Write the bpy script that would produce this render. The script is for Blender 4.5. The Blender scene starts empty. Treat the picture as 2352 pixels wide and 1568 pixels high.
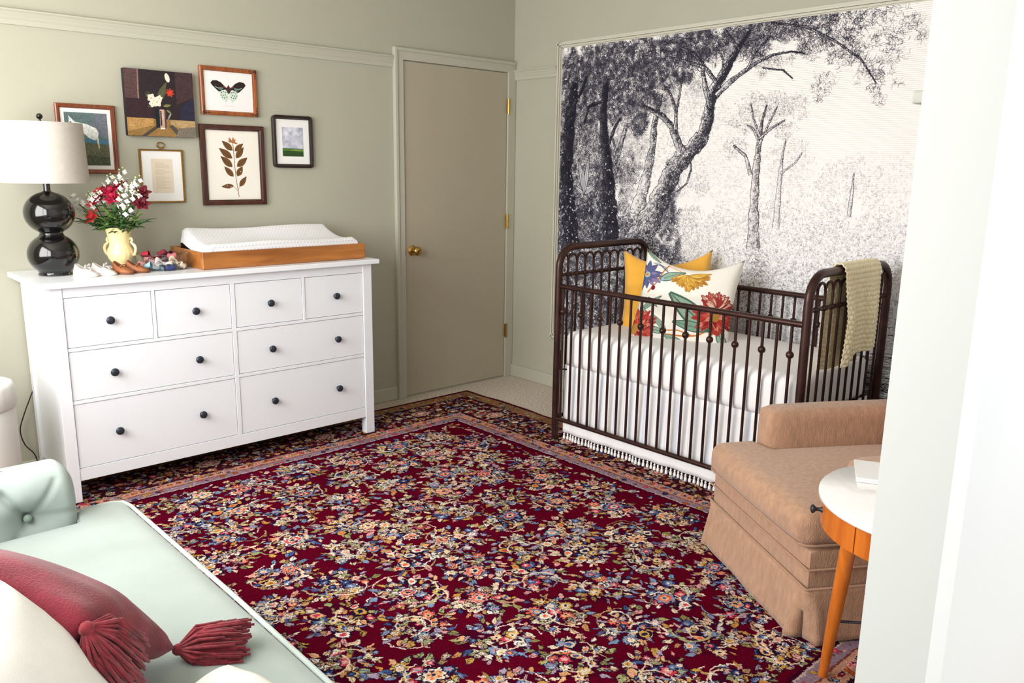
import bpy, bmesh, math, random
import numpy as np
from mathutils import Vector, Matrix, Euler

random.seed(4)
scene = bpy.context.scene
COL = scene.collection

# ---------------------------------------------------------------- camera
cam_data = bpy.data.cameras.new('camera')
cam_data.sensor_width = 36.0
cam_data.lens = 36.0 * 1869.86 / 2352.0
cam_data.clip_start = 0.05
cam = bpy.data.objects.new('camera', cam_data); COL.objects.link(cam)
_r, _u, _f = Vector((0.7350, -0.6779, 0.0151)), Vector((0.1310, 0.1636, 0.9778)), Vector((0.6653, 0.7167, -0.2089))
_f.normalize(); _r = (_r - _f * _r.dot(_f)).normalized(); _u = _r.cross(_f)
M3 = Matrix((_r, _u, -_f)).transposed()
cam.matrix_world = Matrix.Translation((-3.8072, -4.1180, 1.4397)) @ M3.to_4x4()
scene.camera = cam

# ---------------------------------------------------------------- world, daylight, exposure
scene.view_settings.view_transform = 'Standard'
scene.view_settings.look = 'None'
scene.view_settings.gamma = 1.0
scene.view_settings.use_curve_mapping = False
scene.view_settings.exposure = 0.06
world = bpy.data.worlds.new('world'); scene.world = world
world.use_nodes = True
_bg = world.node_tree.nodes['Background']
_bg.inputs[0].default_value = (0.93, 0.96, 1.0, 1)
_bg.inputs[1].default_value = 0.85

def area(name, loc, rot, sx, sy, power, color=(1, 1, 1), spread=180):
    d = bpy.data.lights.new(name, 'AREA'); d.shape = 'RECTANGLE'; d.size = sx; d.size_y = sy; d.energy = power; d.color = color
    d.spread = math.radians(spread)
    o = bpy.data.objects.new(name, d); COL.objects.link(o); o.location = loc; o.rotation_euler = rot
    return o
# daylight through the window beside the sofa; unseen hall lamp added to whiten the casing
area('window_daylight', (-4.16, -1.75, 1.62), (0, math.radians(-90), 0), 1.5, 2.3, 122, (1.0, 0.985, 0.965))
area('hall_fill_lamp', (-1.7, -5.7, 1.9), (math.radians(82), 0, 0), 2.0, 1.8, 40, (1.0, 0.99, 0.98))
try:
    scene.cycles.use_denoising = True
    scene.cycles.max_bounces = 8
    scene.cycles.diffuse_bounces = 5
    scene.cycles.sample_clamp_indirect = 6
except Exception:
    pass

# ---------------------------------------------------------------- materials
def lin(c):
    return tuple((v / 255.0 / 12.92) if v / 255.0 <= .04045 else ((v / 255.0 + .055) / 1.055) ** 2.4 for v in c)
def new_mat(name):
    m = bpy.data.materials.new(name); m.use_nodes = True
    nt = m.node_tree; b = nt.nodes['Principled BSDF']
    return m, nt, b
def setv(b, k, v):
    if k in b.inputs: b.inputs[k].default_value = v
def mat(name, rgb, rough=.5, metal=0, var=.06, scale=30, bump=0, bscale=None, coat=0, sheen=0, spec=.5, trans=0, ior=1.45, stretch=None, detail=4):
    """Plain procedural surface: base colour broken up by noise, optional noise bump."""
    m, nt, b = new_mat(name)
    c = lin(rgb)
    setv(b, 'Roughness', rough); setv(b, 'Metallic', metal); setv(b, 'Coat Weight', coat); setv(b, 'Coat Roughness', .12)
    setv(b, 'Sheen Weight', sheen); setv(b, 'Specular IOR Level', spec); setv(b, 'Transmission Weight', trans); setv(b, 'IOR', ior)
    tc = nt.nodes.new('ShaderNodeTexCoord'); mp = nt.nodes.new('ShaderNodeMapping')
    nt.links.new(tc.outputs['Object'], mp.inputs['Vector'])
    if stretch: mp.inputs['Scale'].default_value = stretch
    nz = nt.nodes.new('ShaderNodeTexNoise'); nz.inputs['Scale'].default_value = scale; nz.inputs['Detail'].default_value = detail
    nt.links.new(mp.outputs['Vector'], nz.inputs['Vector'])
    rp = nt.nodes.new('ShaderNodeValToRGB')
    rp.color_ramp.elements[0].position = .3; rp.color_ramp.elements[1].position = .7
    rp.color_ramp.elements[0].color = (*[v * (1 - var) for v in c], 1); rp.color_ramp.elements[1].color = (*[min(1, v * (1 + var)) for v in c], 1)
    nt.links.new(nz.outputs['Fac'], rp.inputs['Fac']); nt.links.new(rp.outputs['Color'], b.inputs['Base Color'])
    if bump:
        n2 = nt.nodes.new('ShaderNodeTexNoise'); n2.inputs['Scale'].default_value = bscale or scale * 4; n2.inputs['Detail'].default_value = 3
        nt.links.new(mp.outputs['Vector'], n2.inputs['Vector'])
        bp = nt.nodes.new('ShaderNodeBump'); bp.inputs['Strength'].default_value = bump; bp.inputs['Distance'].default_value = .004
        nt.links.new(n2.outputs['Fac'], bp.inputs['Height']); nt.links.new(bp.outputs['Normal'], b.inputs['Normal'])
    return m
def wood(name, dark, light, rough=.35, axis='x', scale=1.0, coat=.2):
    m, nt, b = new_mat(name); setv(b, 'Roughness', rough); setv(b, 'Coat Weight', coat)
    tc = nt.nodes.new('ShaderNodeTexCoord'); mp = nt.nodes.new('ShaderNodeMapping')
    s = {'x': (1.5, 14, 14), 'y': (14, 1.5, 14), 'z': (14, 14, 1.5)}[axis]
    mp.inputs['Scale'].default_value = tuple(v * scale for v in s)
    nt.links.new(tc.outputs['Object'], mp.inputs['Vector'])
    nz = nt.nodes.new('ShaderNodeTexNoise'); nz.inputs['Scale'].default_value = 3.5; nz.inputs['Detail'].default_value = 7; nz.inputs['Distortion'].default_value = .6
    nt.links.new(mp.outputs['Vector'], nz.inputs['Vector'])
    rp = nt.nodes.new('ShaderNodeValToRGB'); rp.color_ramp.elements[0].position = .3; rp.color_ramp.elements[1].position = .72
    rp.color_ramp.elements[0].color = (*lin(dark), 1); rp.color_ramp.elements[1].color = (*lin(light), 1)
    nt.links.new(nz.outputs['Fac'], rp.inputs['Fac']); nt.links.new(rp.outputs['Color'], b.inputs['Base Color'])
    return m
def picture(name, arr, rough=.6, bump=0, bscale=300, sheen=0):
    """A material from a painted array, laid on by the mesh's own UV map."""
    h, w = arr.shape[:2]
    img = bpy.data.images.new(name, w, h, alpha=False)
    px = np.ones((h, w, 4), np.float32); px[..., :3] = arr
    img.pixels.foreach_set(px.ravel()); img.update(); img.pack()
    m, nt, b = new_mat(name); setv(b, 'Roughness', rough); setv(b, 'Sheen Weight', sheen); setv(b, 'Specular IOR Level', .25)
    t = nt.nodes.new('ShaderNodeTexImage'); t.image = img; t.extension = 'EXTEND'
    uv = nt.nodes.new('ShaderNodeUVMap'); uv.uv_map = 'UVMap'
    nt.links.new(uv.outputs['UV'], t.inputs['Vector']); nt.links.new(t.outputs['Color'], b.inputs['Base Color'])
    if bump:
        n2 = nt.nodes.new('ShaderNodeTexNoise'); n2.inputs['Scale'].default_value = bscale; n2.inputs['Detail'].default_value = 2
        tc = nt.nodes.new('ShaderNodeTexCoord'); nt.links.new(tc.outputs['Object'], n2.inputs['Vector'])
        bp = nt.nodes.new('ShaderNodeBump'); bp.inputs['Strength'].default_value = bump; bp.inputs['Distance'].default_value = .004
        nt.links.new(n2.outputs['Fac'], bp.inputs['Height']); nt.links.new(bp.outputs['Normal'], b.inputs['Normal'])
    return m
def stripes(name, axis, period, stops, rough=.9):
    """Woven stripes along one axis: stops = [(position 0..1, rgb)], constant steps."""
    m, nt, b = new_mat(name); setv(b, 'Roughness', rough); setv(b, 'Specular IOR Level', .15)
    tc = nt.nodes.new('ShaderNodeTexCoord'); sp = nt.nodes.new('ShaderNodeSeparateXYZ')
    nt.links.new(tc.outputs['Object'], sp.inputs[0])
    d = nt.nodes.new('ShaderNodeMath'); d.operation = 'DIVIDE'; d.inputs[1].default_value = period
    nt.links.new(sp.outputs['XYZ'.index(axis.upper())], d.inputs[0])
    fr = nt.nodes.new('ShaderNodeMath'); fr.operation = 'FRACT'; nt.links.new(d.outputs[0], fr.inputs[0])
    rp = nt.nodes.new('ShaderNodeValToRGB'); rp.color_ramp.interpolation = 'CONSTANT'
    els = rp.color_ramp.elements
    while len(els) < len(stops): els.new(.5)
    for e, (p, c) in zip(els, stops): e.position = p; e.color = (*lin(c), 1)
    nt.links.new(fr.outputs[0], rp.inputs['Fac']); nt.links.new(rp.outputs['Color'], b.inputs['Base Color'])
    return m
def glass(name):
    m, nt, b = new_mat(name)
    setv(b, 'Base Color', (1, 1, 1, 1)); setv(b, 'Roughness', .02); setv(b, 'Transmission Weight', 1); setv(b, 'IOR', 1.5)
    return m

# ---------------------------------------------------------------- object helpers
def obj(name, bm, material, parent=None, smooth=None, bevel=0, seg=2, subsurf=0, solid=0):
    me = bpy.data.meshes.new(name)
    bmesh.ops.recalc_face_normals(bm, faces=bm.faces[:]) if not getattr(bm, 'keep', False) else None
    bm.to_mesh(me); bm.free()
    o = bpy.data.objects.new(name, me); COL.objects.link(o)
    for m in (material if isinstance(material, (list, tuple)) else [material]): me.materials.append(m)
    if parent: o.parent = parent
    if solid:
        md = o.modifiers.new('thickness', 'SOLIDIFY'); md.thickness = solid; md.offset = 0
    if bevel:
        md = o.modifiers.new('bevel', 'BEVEL'); md.width = bevel; md.segments = seg; md.limit_method = 'ANGLE'; md.angle_limit = math.radians(40)
    if subsurf:
        md = o.modifiers.new('subdivision', 'SUBSURF'); md.levels = subsurf; md.render_levels = subsurf
    if smooth is not None:
        for p in me.polygons: p.use_smooth = True
        if smooth < 180:
            try: me.set_sharp_from_angle(angle=math.radians(smooth))
            except Exception: pass
    return o
def tag(o, label=None, cat=None, group=None, kind=None):
    if label: o['label'] = label
    if cat: o['category'] = cat
    if group: o['group'] = group
    if kind: o['kind'] = kind
    return o
def thing(name, label, cat, loc=(0, 0, 0), rotz=0, group=None):
    o = bpy.data.objects.new(name, None); COL.objects.link(o); o.location = loc; o.rotation_euler = (0, 0, rotz); o.empty_display_size = .1
    return tag(o, label, cat, group)
def struct(name, bm, m, parent=None, **k):
    o = obj(name, bm, m, parent, **k)
    if not parent: o['kind'] = 'structure'
    return o
def B(): return bmesh.new()
def box(bm, x0, y0, z0, x1, y1, z1, M=None):
    vs = [bm.verts.new((x, y, z)) for x in (x0, x1) for y in (y0, y1) for z in (z0, z1)]
    for f in ((0, 1, 3, 2), (4, 6, 7, 5), (0, 4, 5, 1), (2, 3, 7, 6), (0, 2, 6, 4), (1, 5, 7, 3)): bm.faces.new([vs[i] for i in f])
    if M is not None:
        for v in vs: v.co = M @ v.co
    return bm
def frames(P):
    P = [Vector(p) for p in P]; n = len(P); T = []
    for i in range(n):
        a = P[max(0, i - 1)]; b = P[min(n - 1, i + 1)]; t = (b - a)
        T.append(t.normalized() if t.length > 1e-9 else Vector((0, 0, 1)))
    N = T[0].orthogonal().normalized(); out = []
    for i in range(n):
        N = (N - T[i] * N.dot(T[i]));  N = N.normalized() if N.length > 1e-6 else T[i].orthogonal().normalized()
        out.append((P[i], N.copy(), T[i].cross(N)))
    return out
def tube(bm, P, r, n=10, closed=False, caps=True):
    R = r if hasattr(r, '__len__') else [r] * len(P)
    fr = frames(P); rings = []
    for (p, a, b), q in zip(fr, R):
        rings.append([bm.verts.new(p + (a * math.cos(t) + b * math.sin(t)) * q) for t in [2 * math.pi * k / n for k in range(n)]])
    m = len(rings)
    for i in range(m if closed else m - 1):
        A, C = rings[i], rings[(i + 1) % m]
        for k in range(n): bm.faces.new((A[k], A[(k + 1) % n], C[(k + 1) % n], C[k]))
    if caps and not closed:
        bm.faces.new(rings[0][::-1]); bm.faces.new(rings[-1])
    return bm
def lathe(bm, prof, n=32, c=(0, 0, 0), M=None, cap0=True, cap1=True, wob=None):
    rings = []
    for r, z in prof:
        ring = []
        for k in range(n):
            t = 2 * math.pi * k / n; q = r * (wob(t, z) if wob else 1)
            v = Vector((c[0] + q * math.cos(t), c[1] + q * math.sin(t), c[2] + z))
            ring.append(bm.verts.new(M @ v if M is not None else v))
        rings.append(ring)
    for A, C in zip(rings[:-1], rings[1:]):
        for k in range(n): bm.faces.new((A[k], A[(k + 1) % n], C[(k + 1) % n], C[k]))
    if cap0: bm.faces.new(rings[0][::-1])
    if cap1: bm.faces.new(rings[-1])
    return bm
def sphere(bm, c, r, n=12, sz=1.0, M=None):
    prof = [(max(1e-4, math.sin(math.pi * k / n)), -math.cos(math.pi * k / n) * sz) for k in range(n + 1)]
    return lathe(bm, [(a * r, b * r) for a, b in prof], max(8, n), c, M)
def uvl(bm): return bm.loops.layers.uv.get('UVMap') or bm.loops.layers.uv.new('UVMap')
def surf(bm, f, nu, nv, uv=True, closed_u=False, flip=False):
    """f(u,v)->point for u,v in 0..1; writes UVs."""
    if uv: uvl(bm)
    g = [[bm.verts.new(f(i / nu, j / nv)) for j in range(nv + 1)] for i in range(nu + (0 if closed_u else 1))]
    L = uvl(bm) if uv else None
    for i in range(nu):
        for j in range(nv):
            i2 = (i + 1) % len(g)
            q = [(g[i][j], i, j), (g[i2][j], i + 1, j), (g[i2][j + 1], i + 1, j + 1), (g[i][j + 1], i, j + 1)]
            if flip: q = q[::-1]
            fc = bm.faces.new([a for a, _, _ in q])
            if L:
                for lp, (_, a, b) in zip(fc.loops, q): lp[L].uv = (a / nu, b / nv)
    return bm
def prism(bm, pts, a, b, M=None):
    """Extrude a 2-D outline (x,z) from y=a to y=b."""
    A = [bm.verts.new((x, a, z)) for x, z in pts]; C = [bm.verts.new((x, b, z)) for x, z in pts]
    n = len(pts)
    bm.faces.new(A); bm.faces.new(C[::-1])
    for k in range(n): bm.faces.new((A[k], C[k], C[(k + 1) % n], A[(k + 1) % n]))
    if M is not None:
        for v in A + C: v.co = M @ v.co
    return bm
def rbox(bm, x0, y0, z0, x1, y1, z1, r, seg=4, M=None, puff=0, cuts=8):
    """Cushion-like block: rounded edges, optional puff of the large faces."""
    t = bmesh.new(); box(t, x0, y0, z0, x1, y1, z1)
    bmesh.ops.subdivide_edges(t, edges=t.edges[:], cuts=cuts, use_grid_fill=True)
    c = Vector(((x0 + x1) / 2, (y0 + y1) / 2, (z0 + z1) / 2)); h = Vector(((x1 - x0) / 2, (y1 - y0) / 2, (z1 - z0) / 2))
    for v in t.verts:
        d = v.co - c
        # rounded-box projection
        inner = Vector([max(-h[i] + r, min(h[i] - r, d[i])) for i in range(3)])
        q = d - inner
        if q.length > 1e-9: d = inner + q.normalized() * min(r, q.length if (abs(q[0]) > 0) + (abs(q[1]) > 0) + (abs(q[2]) > 0) == 1 else r)
        if puff:
            for i in range(3):
                j, k = (i + 1) % 3, (i + 2) % 3
                w = max(0, 1 - (d[j] / h[j]) ** 2) * max(0, 1 - (d[k] / h[k]) ** 2)
                d[i] *= 1 + (puff / h[i]) * w
        v.co = c + d
    idx = {}
    for v in t.verts: idx[v] = bm.verts.new(M @ v.co if M is not None else v.co)
    for f in t.faces: bm.faces.new([idx[v] for v in f.verts])
    t.free(); return bm
def pillow_bm(w, h, t, n=28, pinch=.06, sag=0, power=.42, uv=True):
    """Square knife-edge cushion in its own xz plane, thickness along y, front towards -y."""
    bm = B()
    def pt(u, v, s):
        a, b = 2 * u - 1, 2 * v - 1
        k = max(0, (1 - a * a)) ** power * max(0, (1 - b * b)) ** power
        x = w / 2 * a * (1 - pinch * (1 - b * b)); z = h / 2 * b * (1 - pinch * (1 - a * a))
        z -= sag * (1 - a * a) * max(0, b) ** 2
        wr = .012 * math.sin(7 * a + 3 * b) * k * (1 - k) + .008 * math.sin(11 * b - 4 * a) * k * (1 - k)
        return (x, s * (t / 2 * k + wr), z)
    surf(bm, lambda u, v: pt(u, v, -1), n, n, uv)
    surf(bm, lambda u, v: pt(u, v, 1), n, n, uv, flip=True)
    bmesh.ops.remove_doubles(bm, verts=bm.verts[:], dist=1e-5)
    return bm
def face_uv(bm, f, x0, z0, w, h, ax=0, az=2, sx=1):
    L = uvl(bm)
    for lp in f.loops:
        u = (lp.vert.co[ax] - x0) / w
        lp[L].uv = (u if sx > 0 else 1 - u, (lp.vert.co[az] - z0) / h)
def R(d): return math.radians(d)
# ---------------------------------------------------------------- painting helpers (arrays only)
RNG = np.random.default_rng(7)

class Canvas:
    """A picture in metres: x to the right, y up, painted into an rgb array."""
    def __init__(s, w, h, ppm, bg):
        s.w, s.h, s.s = w, h, ppm
        s.W, s.H = int(round(w * ppm)), int(round(h * ppm))
        s.a = np.empty((s.H, s.W, 3), np.float32); s.a[:] = np.array(bg, np.float32) / 255.0
        s.yy, s.xx = None, None
    def window(s, x0, y0, x1, y1):
        i0, i1 = max(0, int(math.floor(x0 * s.s))), min(s.W, int(math.ceil(x1 * s.s)) + 1)
        j0, j1 = max(0, int(math.floor(y0 * s.s))), min(s.H, int(math.ceil(y1 * s.s)) + 1)
        if i1 <= i0 or j1 <= j0: return None
        X, Y = np.meshgrid((np.arange(i0, i1) + .5) / s.s, (np.arange(j0, j1) + .5) / s.s)
        return (slice(j0, j1), slice(i0, i1)), X, Y
    def blend(s, sl, m, col):
        m = m[..., None]
        c = np.array(col, np.float32) / 255.0
        s.a[sl] = s.a[sl] * (1 - m) + c * m
    def poly(s, pts, col, alpha=1.0):
        P = np.array(pts, float); w = s.window(*P.min(0), *P.max(0))
        if w is None: return
        sl, X, Y = w
        q = .25 / s.s; m = np.zeros(X.shape, np.float32)
        for ox, oy in ((-q, -q), (q, -q), (-q, q), (q, q)):
            x, y = X + ox, Y + oy; inside = np.zeros(X.shape, bool)
            for k in range(len(P)):
                (xa, ya), (xb, yb) = P[k - 1], P[k]
                if ya == yb: continue
                inside ^= ((ya > y) != (yb > y)) & (x < (xb - xa) * (y - ya) / (yb - ya) + xa)
            m += inside * .25
        s.blend(sl, m * alpha, col)
    def ellipse(s, cx, cy, rx, ry, col, ang=0, alpha=1.0, soft=None):
        r = max(rx, ry) * 1.15; w = s.window(cx - r, cy - r, cx + r, cy + r)
        if w is None: return
        sl, X, Y = w; c, d = math.cos(ang), math.sin(ang)
        u, v = (X - cx) * c + (Y - cy) * d, -(X - cx) * d + (Y - cy) * c
        k = np.hypot(u / rx, v / ry)
        m = np.clip((1 - k) * (soft if soft else min(rx, ry) * s.s) + .5, 0, 1)
        s.blend(sl, (m * alpha).astype(np.float32), col)
    def flower(s, cx, cy, r, n, cols, ang=0, squash=1.0, depth=.28, outline=(26, 22, 48)):
        R = r * 1.2; w = s.window(cx - R, cy - R, cx + R, cy + R)
        if w is None: return
        sl, X, Y = w; u, v = X - cx, (Y - cy) / squash
        rad, th = np.hypot(u, v), np.arctan2(v, u) + ang
        e = 1 - depth * (.5 - .5 * np.cos(n * th)) ** 1.0
        k = rad / (r * e)
        px = r * s.s
        if outline is not None: s.blend(sl, np.clip((1.16 - k) * px, 0, 1).astype(np.float32), outline)
        for t, c in zip(np.linspace(1, .24, len(cols)), cols):
            s.blend(sl, np.clip((t - k) * px, 0, 1).astype(np.float32), c)
    def ink(s, P, col=(30, 28, 40), dark=1.0):
        """P: n x m x 2 stroke samples; dark: scalar or per-stroke."""
        n, m = P.shape[:2]
        d = np.broadcast_to(np.asarray(dark, float).reshape(-1, 1), (n, m)).ravel()
        x, y = P[..., 0].ravel() * s.s - .5, P[..., 1].ravel() * s.s - .5
        i, j = np.floor(x).astype(int), np.floor(y).astype(int); fx, fy = x - i, y - j
        acc = np.zeros(s.H * s.W, np.float32)
        for oi, oj, wt in ((0, 0, (1 - fx) * (1 - fy)), (1, 0, fx * (1 - fy)), (0, 1, (1 - fx) * fy), (1, 1, fx * fy)):
            a, b = i + oi, j + oj; ok = (a >= 0) & (a < s.W) & (b >= 0) & (b < s.H)
            acc += np.bincount(b[ok] * s.W + a[ok], weights=(wt * d)[ok], minlength=s.H * s.W).astype(np.float32)
        s.blend(slice(None), np.clip(acc.reshape(s.H, s.W), 0, .96), col)
    def line(s, pts, wd, col, alpha=1.0):
        P = np.array(pts, float)
        for a, b in zip(P[:-1], P[1:]):
            r = wd; w = s.window(min(a[0], b[0]) - r, min(a[1], b[1]) - r, max(a[0], b[0]) + r, max(a[1], b[1]) + r)
            if w is None: continue
            sl, X, Y = w; ab = b - a; L = max(ab @ ab, 1e-12)
            t = np.clip(((X - a[0]) * ab[0] + (Y - a[1]) * ab[1]) / L, 0, 1)
            dd = np.hypot(X - a[0] - t * ab[0], Y - a[1] - t * ab[1])
            s.blend(sl, (np.clip((wd / 2 - dd) * s.s + .5, 0, 1) * alpha).astype(np.float32), col)
    def leaf(s, x, y, L, wd, ang, col, vein=None, outline=None):
        t = np.linspace(0, 1, 11); o = wd / 2 * np.sin(np.pi * t ** .8)
        c, d = math.cos(ang), math.sin(ang)
        def tr(px, py): return np.c_[x + px * c - py * d, y + px * d + py * c]
        up, dn = tr(t * L, o), tr(t * L, -o)
        if outline is not None:
            g = max(1.2 / s.s, wd * .12)
            s.poly(np.r_[tr(t * (L + 2 * g) - g, o + g * (o >= 0)), tr(t * (L + 2 * g) - g, -o - g)[::-1]], outline)
        s.poly(np.r_[up, dn[::-1]], col)
        if vein is not None: s.line(tr(np.array([0, L * .95]), np.array([0, 0.])), max(1.0 / s.s, wd * .07), vein)

def smooth_noise(h, w, cell, rng=RNG):
    a = rng.random((int(h / cell) + 3, int(w / cell) + 3)).astype(np.float32)
    y, x = np.arange(h) / cell, np.arange(w) / cell
    i, j = y.astype(int), x.astype(int); fy, fx = y - i, x - j
    fy, fx = (fy * fy * (3 - 2 * fy))[:, None], (fx * fx * (3 - 2 * fx))[None]
    g = lambda di, dj: a[np.ix_(i + di, j + dj)]
    return g(0, 0) * (1 - fy) * (1 - fx) + g(1, 0) * fy * (1 - fx) + g(0, 1) * (1 - fy) * fx + g(1, 1) * fy * fx

def curl(cx, cy, L, ang, bend, wig, m=26):
    """Little pen strokes: centre, length, heading, bend and wiggle per stroke."""
    t = np.linspace(-.5, .5, m)[None]
    L, ang, bend, wig = [np.asarray(v).reshape(-1, 1) for v in (L, ang, bend, wig)]
    px = t * L; py = L * (bend * (t * t * 4 - .5) + wig * np.sin(t * 9))
    c, d = np.cos(ang), np.sin(ang)
    return np.stack([np.asarray(cx).reshape(-1, 1) + px * c - py * d, np.asarray(cy).reshape(-1, 1) + px * d + py * c], -1)

# ---------------------------------------------------------------- the etched woodland wallpaper
MURAL_X0, MURAL_Z0, MURAL_W, MURAL_H = .44, .37, 2.86, 1.80
TRUNKS=[
 ('main',[(1.09, 1.007, 0.192), (1.203, 1.213, 0.135), (1.284, 1.37, 0.113), (1.341, 1.474, 0.11), (1.427, 1.548, 0.09), (1.5, 1.62, 0.082), (1.524, 1.7, 0.065), (1.535, 1.787, 0.059), (1.551, 1.857, 0.059), (1.584, 1.906, 0.052), (1.648, 2.004, 0.037), (1.689, 2.063, 0.020), (1.74, 2.13, 0.008)]),
 ('main',[(1.569, 1.83, 0.028), (1.647, 1.894, 0.025), (1.724, 1.939, 0.018), (1.79, 1.976, 0.013), (1.882, 2.008, 0.008), (1.982, 2.015, 0.004), (2.05, 2.0, 0.002)]),
 ('main',[(1.536, 1.779, 0.028), (1.499, 1.877, 0.026), (1.48, 1.948, 0.022), (1.477, 1.988, 0.019), (1.413, 2.054, 0.014), (1.321, 2.094, 0.008)]),
 ('main',[(1.481, 1.979, 0.015), (1.371, 2.016, 0.012), (1.256, 2.047, 0.007)]),
 ('main',[(1.564, 1.899, 0.023), (1.512, 1.955, 0.017), (1.488, 1.982, 0.013)]),
 ('main',[(1.371, 1.539, 0.057), (1.321, 1.632, 0.044), (1.295, 1.679, 0.035), (1.23, 1.736, 0.028), (1.093, 1.798, 0.012)]),
 ('main',[(1.322, 1.664, 0.025), (1.319, 1.761, 0.018), (1.275, 1.854, 0.01), (1.23, 1.902, 0.006)]),
 ('main',[(1.603, 1.957, 0.01), (1.596, 2.017, 0.008), (1.55, 2.072, 0.005)]),
 ('main',[(1.345, 1.913, 0.007), (1.338, 1.851, 0.01), (1.321, 1.761, 0.01)]),
 ('main',[(1.83, 1.95, 0.004), (1.945, 1.93, 0.004), (1.999, 1.888, 0.002)]),
 ('main',[(1.429, 1.521, 0.007), (1.44, 1.447, 0.008), (1.417, 1.373, 0.007), (1.352, 1.324, 0.006)]),
 ('dark',[(0.891, 1.013, 0.129), (0.846, 1.421, 0.081), (0.806, 1.622, 0.061), (0.791, 1.771, 0.051), (0.803, 1.937, 0.035)]),
 ('dark',[(0.788, 1.84, 0.016), (0.675, 1.814, 0.015), (0.642, 1.716, 0.011)]),
 ('dark',[(0.845, 1.591, 0.021), (0.883, 1.68, 0.016), (0.926, 1.737, 0.01)]),
 ('dark',[(0.565, 0.966, 0.134), (0.502, 1.416, 0.09), (0.519, 1.73, 0.081), (0.553, 1.953, 0.05)]),
 ('dark',[(0.489, 1.741, 0.03), (0.612, 1.909, 0.02), (0.651, 1.987, 0.011)]),
 ('lite',[(1.079, 1.197, 0.102), (1.141, 1.425, 0.059), (1.171, 1.569, 0.041), (1.173, 1.691, 0.036), (1.212, 1.857, 0.024)]),
 ('lite',[(0.894, 1.471, 0.035), (0.942, 1.6, 0.029), (0.975, 1.707, 0.021)]),
 ('lite',[(0.904, 1.541, 0.013), (0.873, 1.621, 0.011)]),
 ('far',[(1.855, 1.049, 0.07), (1.84, 1.261, 0.048), (1.837, 1.435, 0.039), (1.841, 1.563, 0.027), (1.85, 1.69, 0.012), (1.87, 1.77, 0.003)]),
 ('far',[(1.845, 1.58, .012), (1.89, 1.68, .008), (1.93, 1.76, .003)]),
 ('far',[(1.842, 1.62, .010), (1.80, 1.71, .006), (1.78, 1.78, .002)]),
 ('main',[(1.74, 1.945, .010), (1.78, 2.02, .007), (1.86, 2.10, .003)]),
 ('main',[(1.69, 2.05, .010), (1.63, 2.12, .006), (1.60, 2.16, .003)]),
 ('main',[(1.86, 2.16, .004), (2.05, 2.12, .008), (2.2, 2.04, .007), (2.33, 1.95, .005), (2.41, 1.84, .002)]),
 ('far',[(1.808, 1.425, 0.018), (1.771, 1.521, 0.015), (1.694, 1.573, 0.008)]),
 ('far',[(1.841, 1.606, 0.01), (1.904, 1.655, 0.008), (1.976, 1.694, 0.005)]),
 ('far',[(1.832, 1.606, 0.01), (1.803, 1.657, 0.008), (1.766, 1.675, 0.005)]),
 ('pale',[(1.973, 1.163, 0.034), (1.973, 1.394, 0.023), (1.979, 1.537, 0.008), (1.99, 1.6, 0.002)]),
 ('pale',[(1.976, 1.437, 0.009), (2.05, 1.487, 0.007), (2.082, 1.537, 0.004)]),
 ('pale',[(2.345, 1.243, 0.018), (2.349, 1.363, 0.012), (2.349, 1.442, 0.003)]),
]
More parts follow.
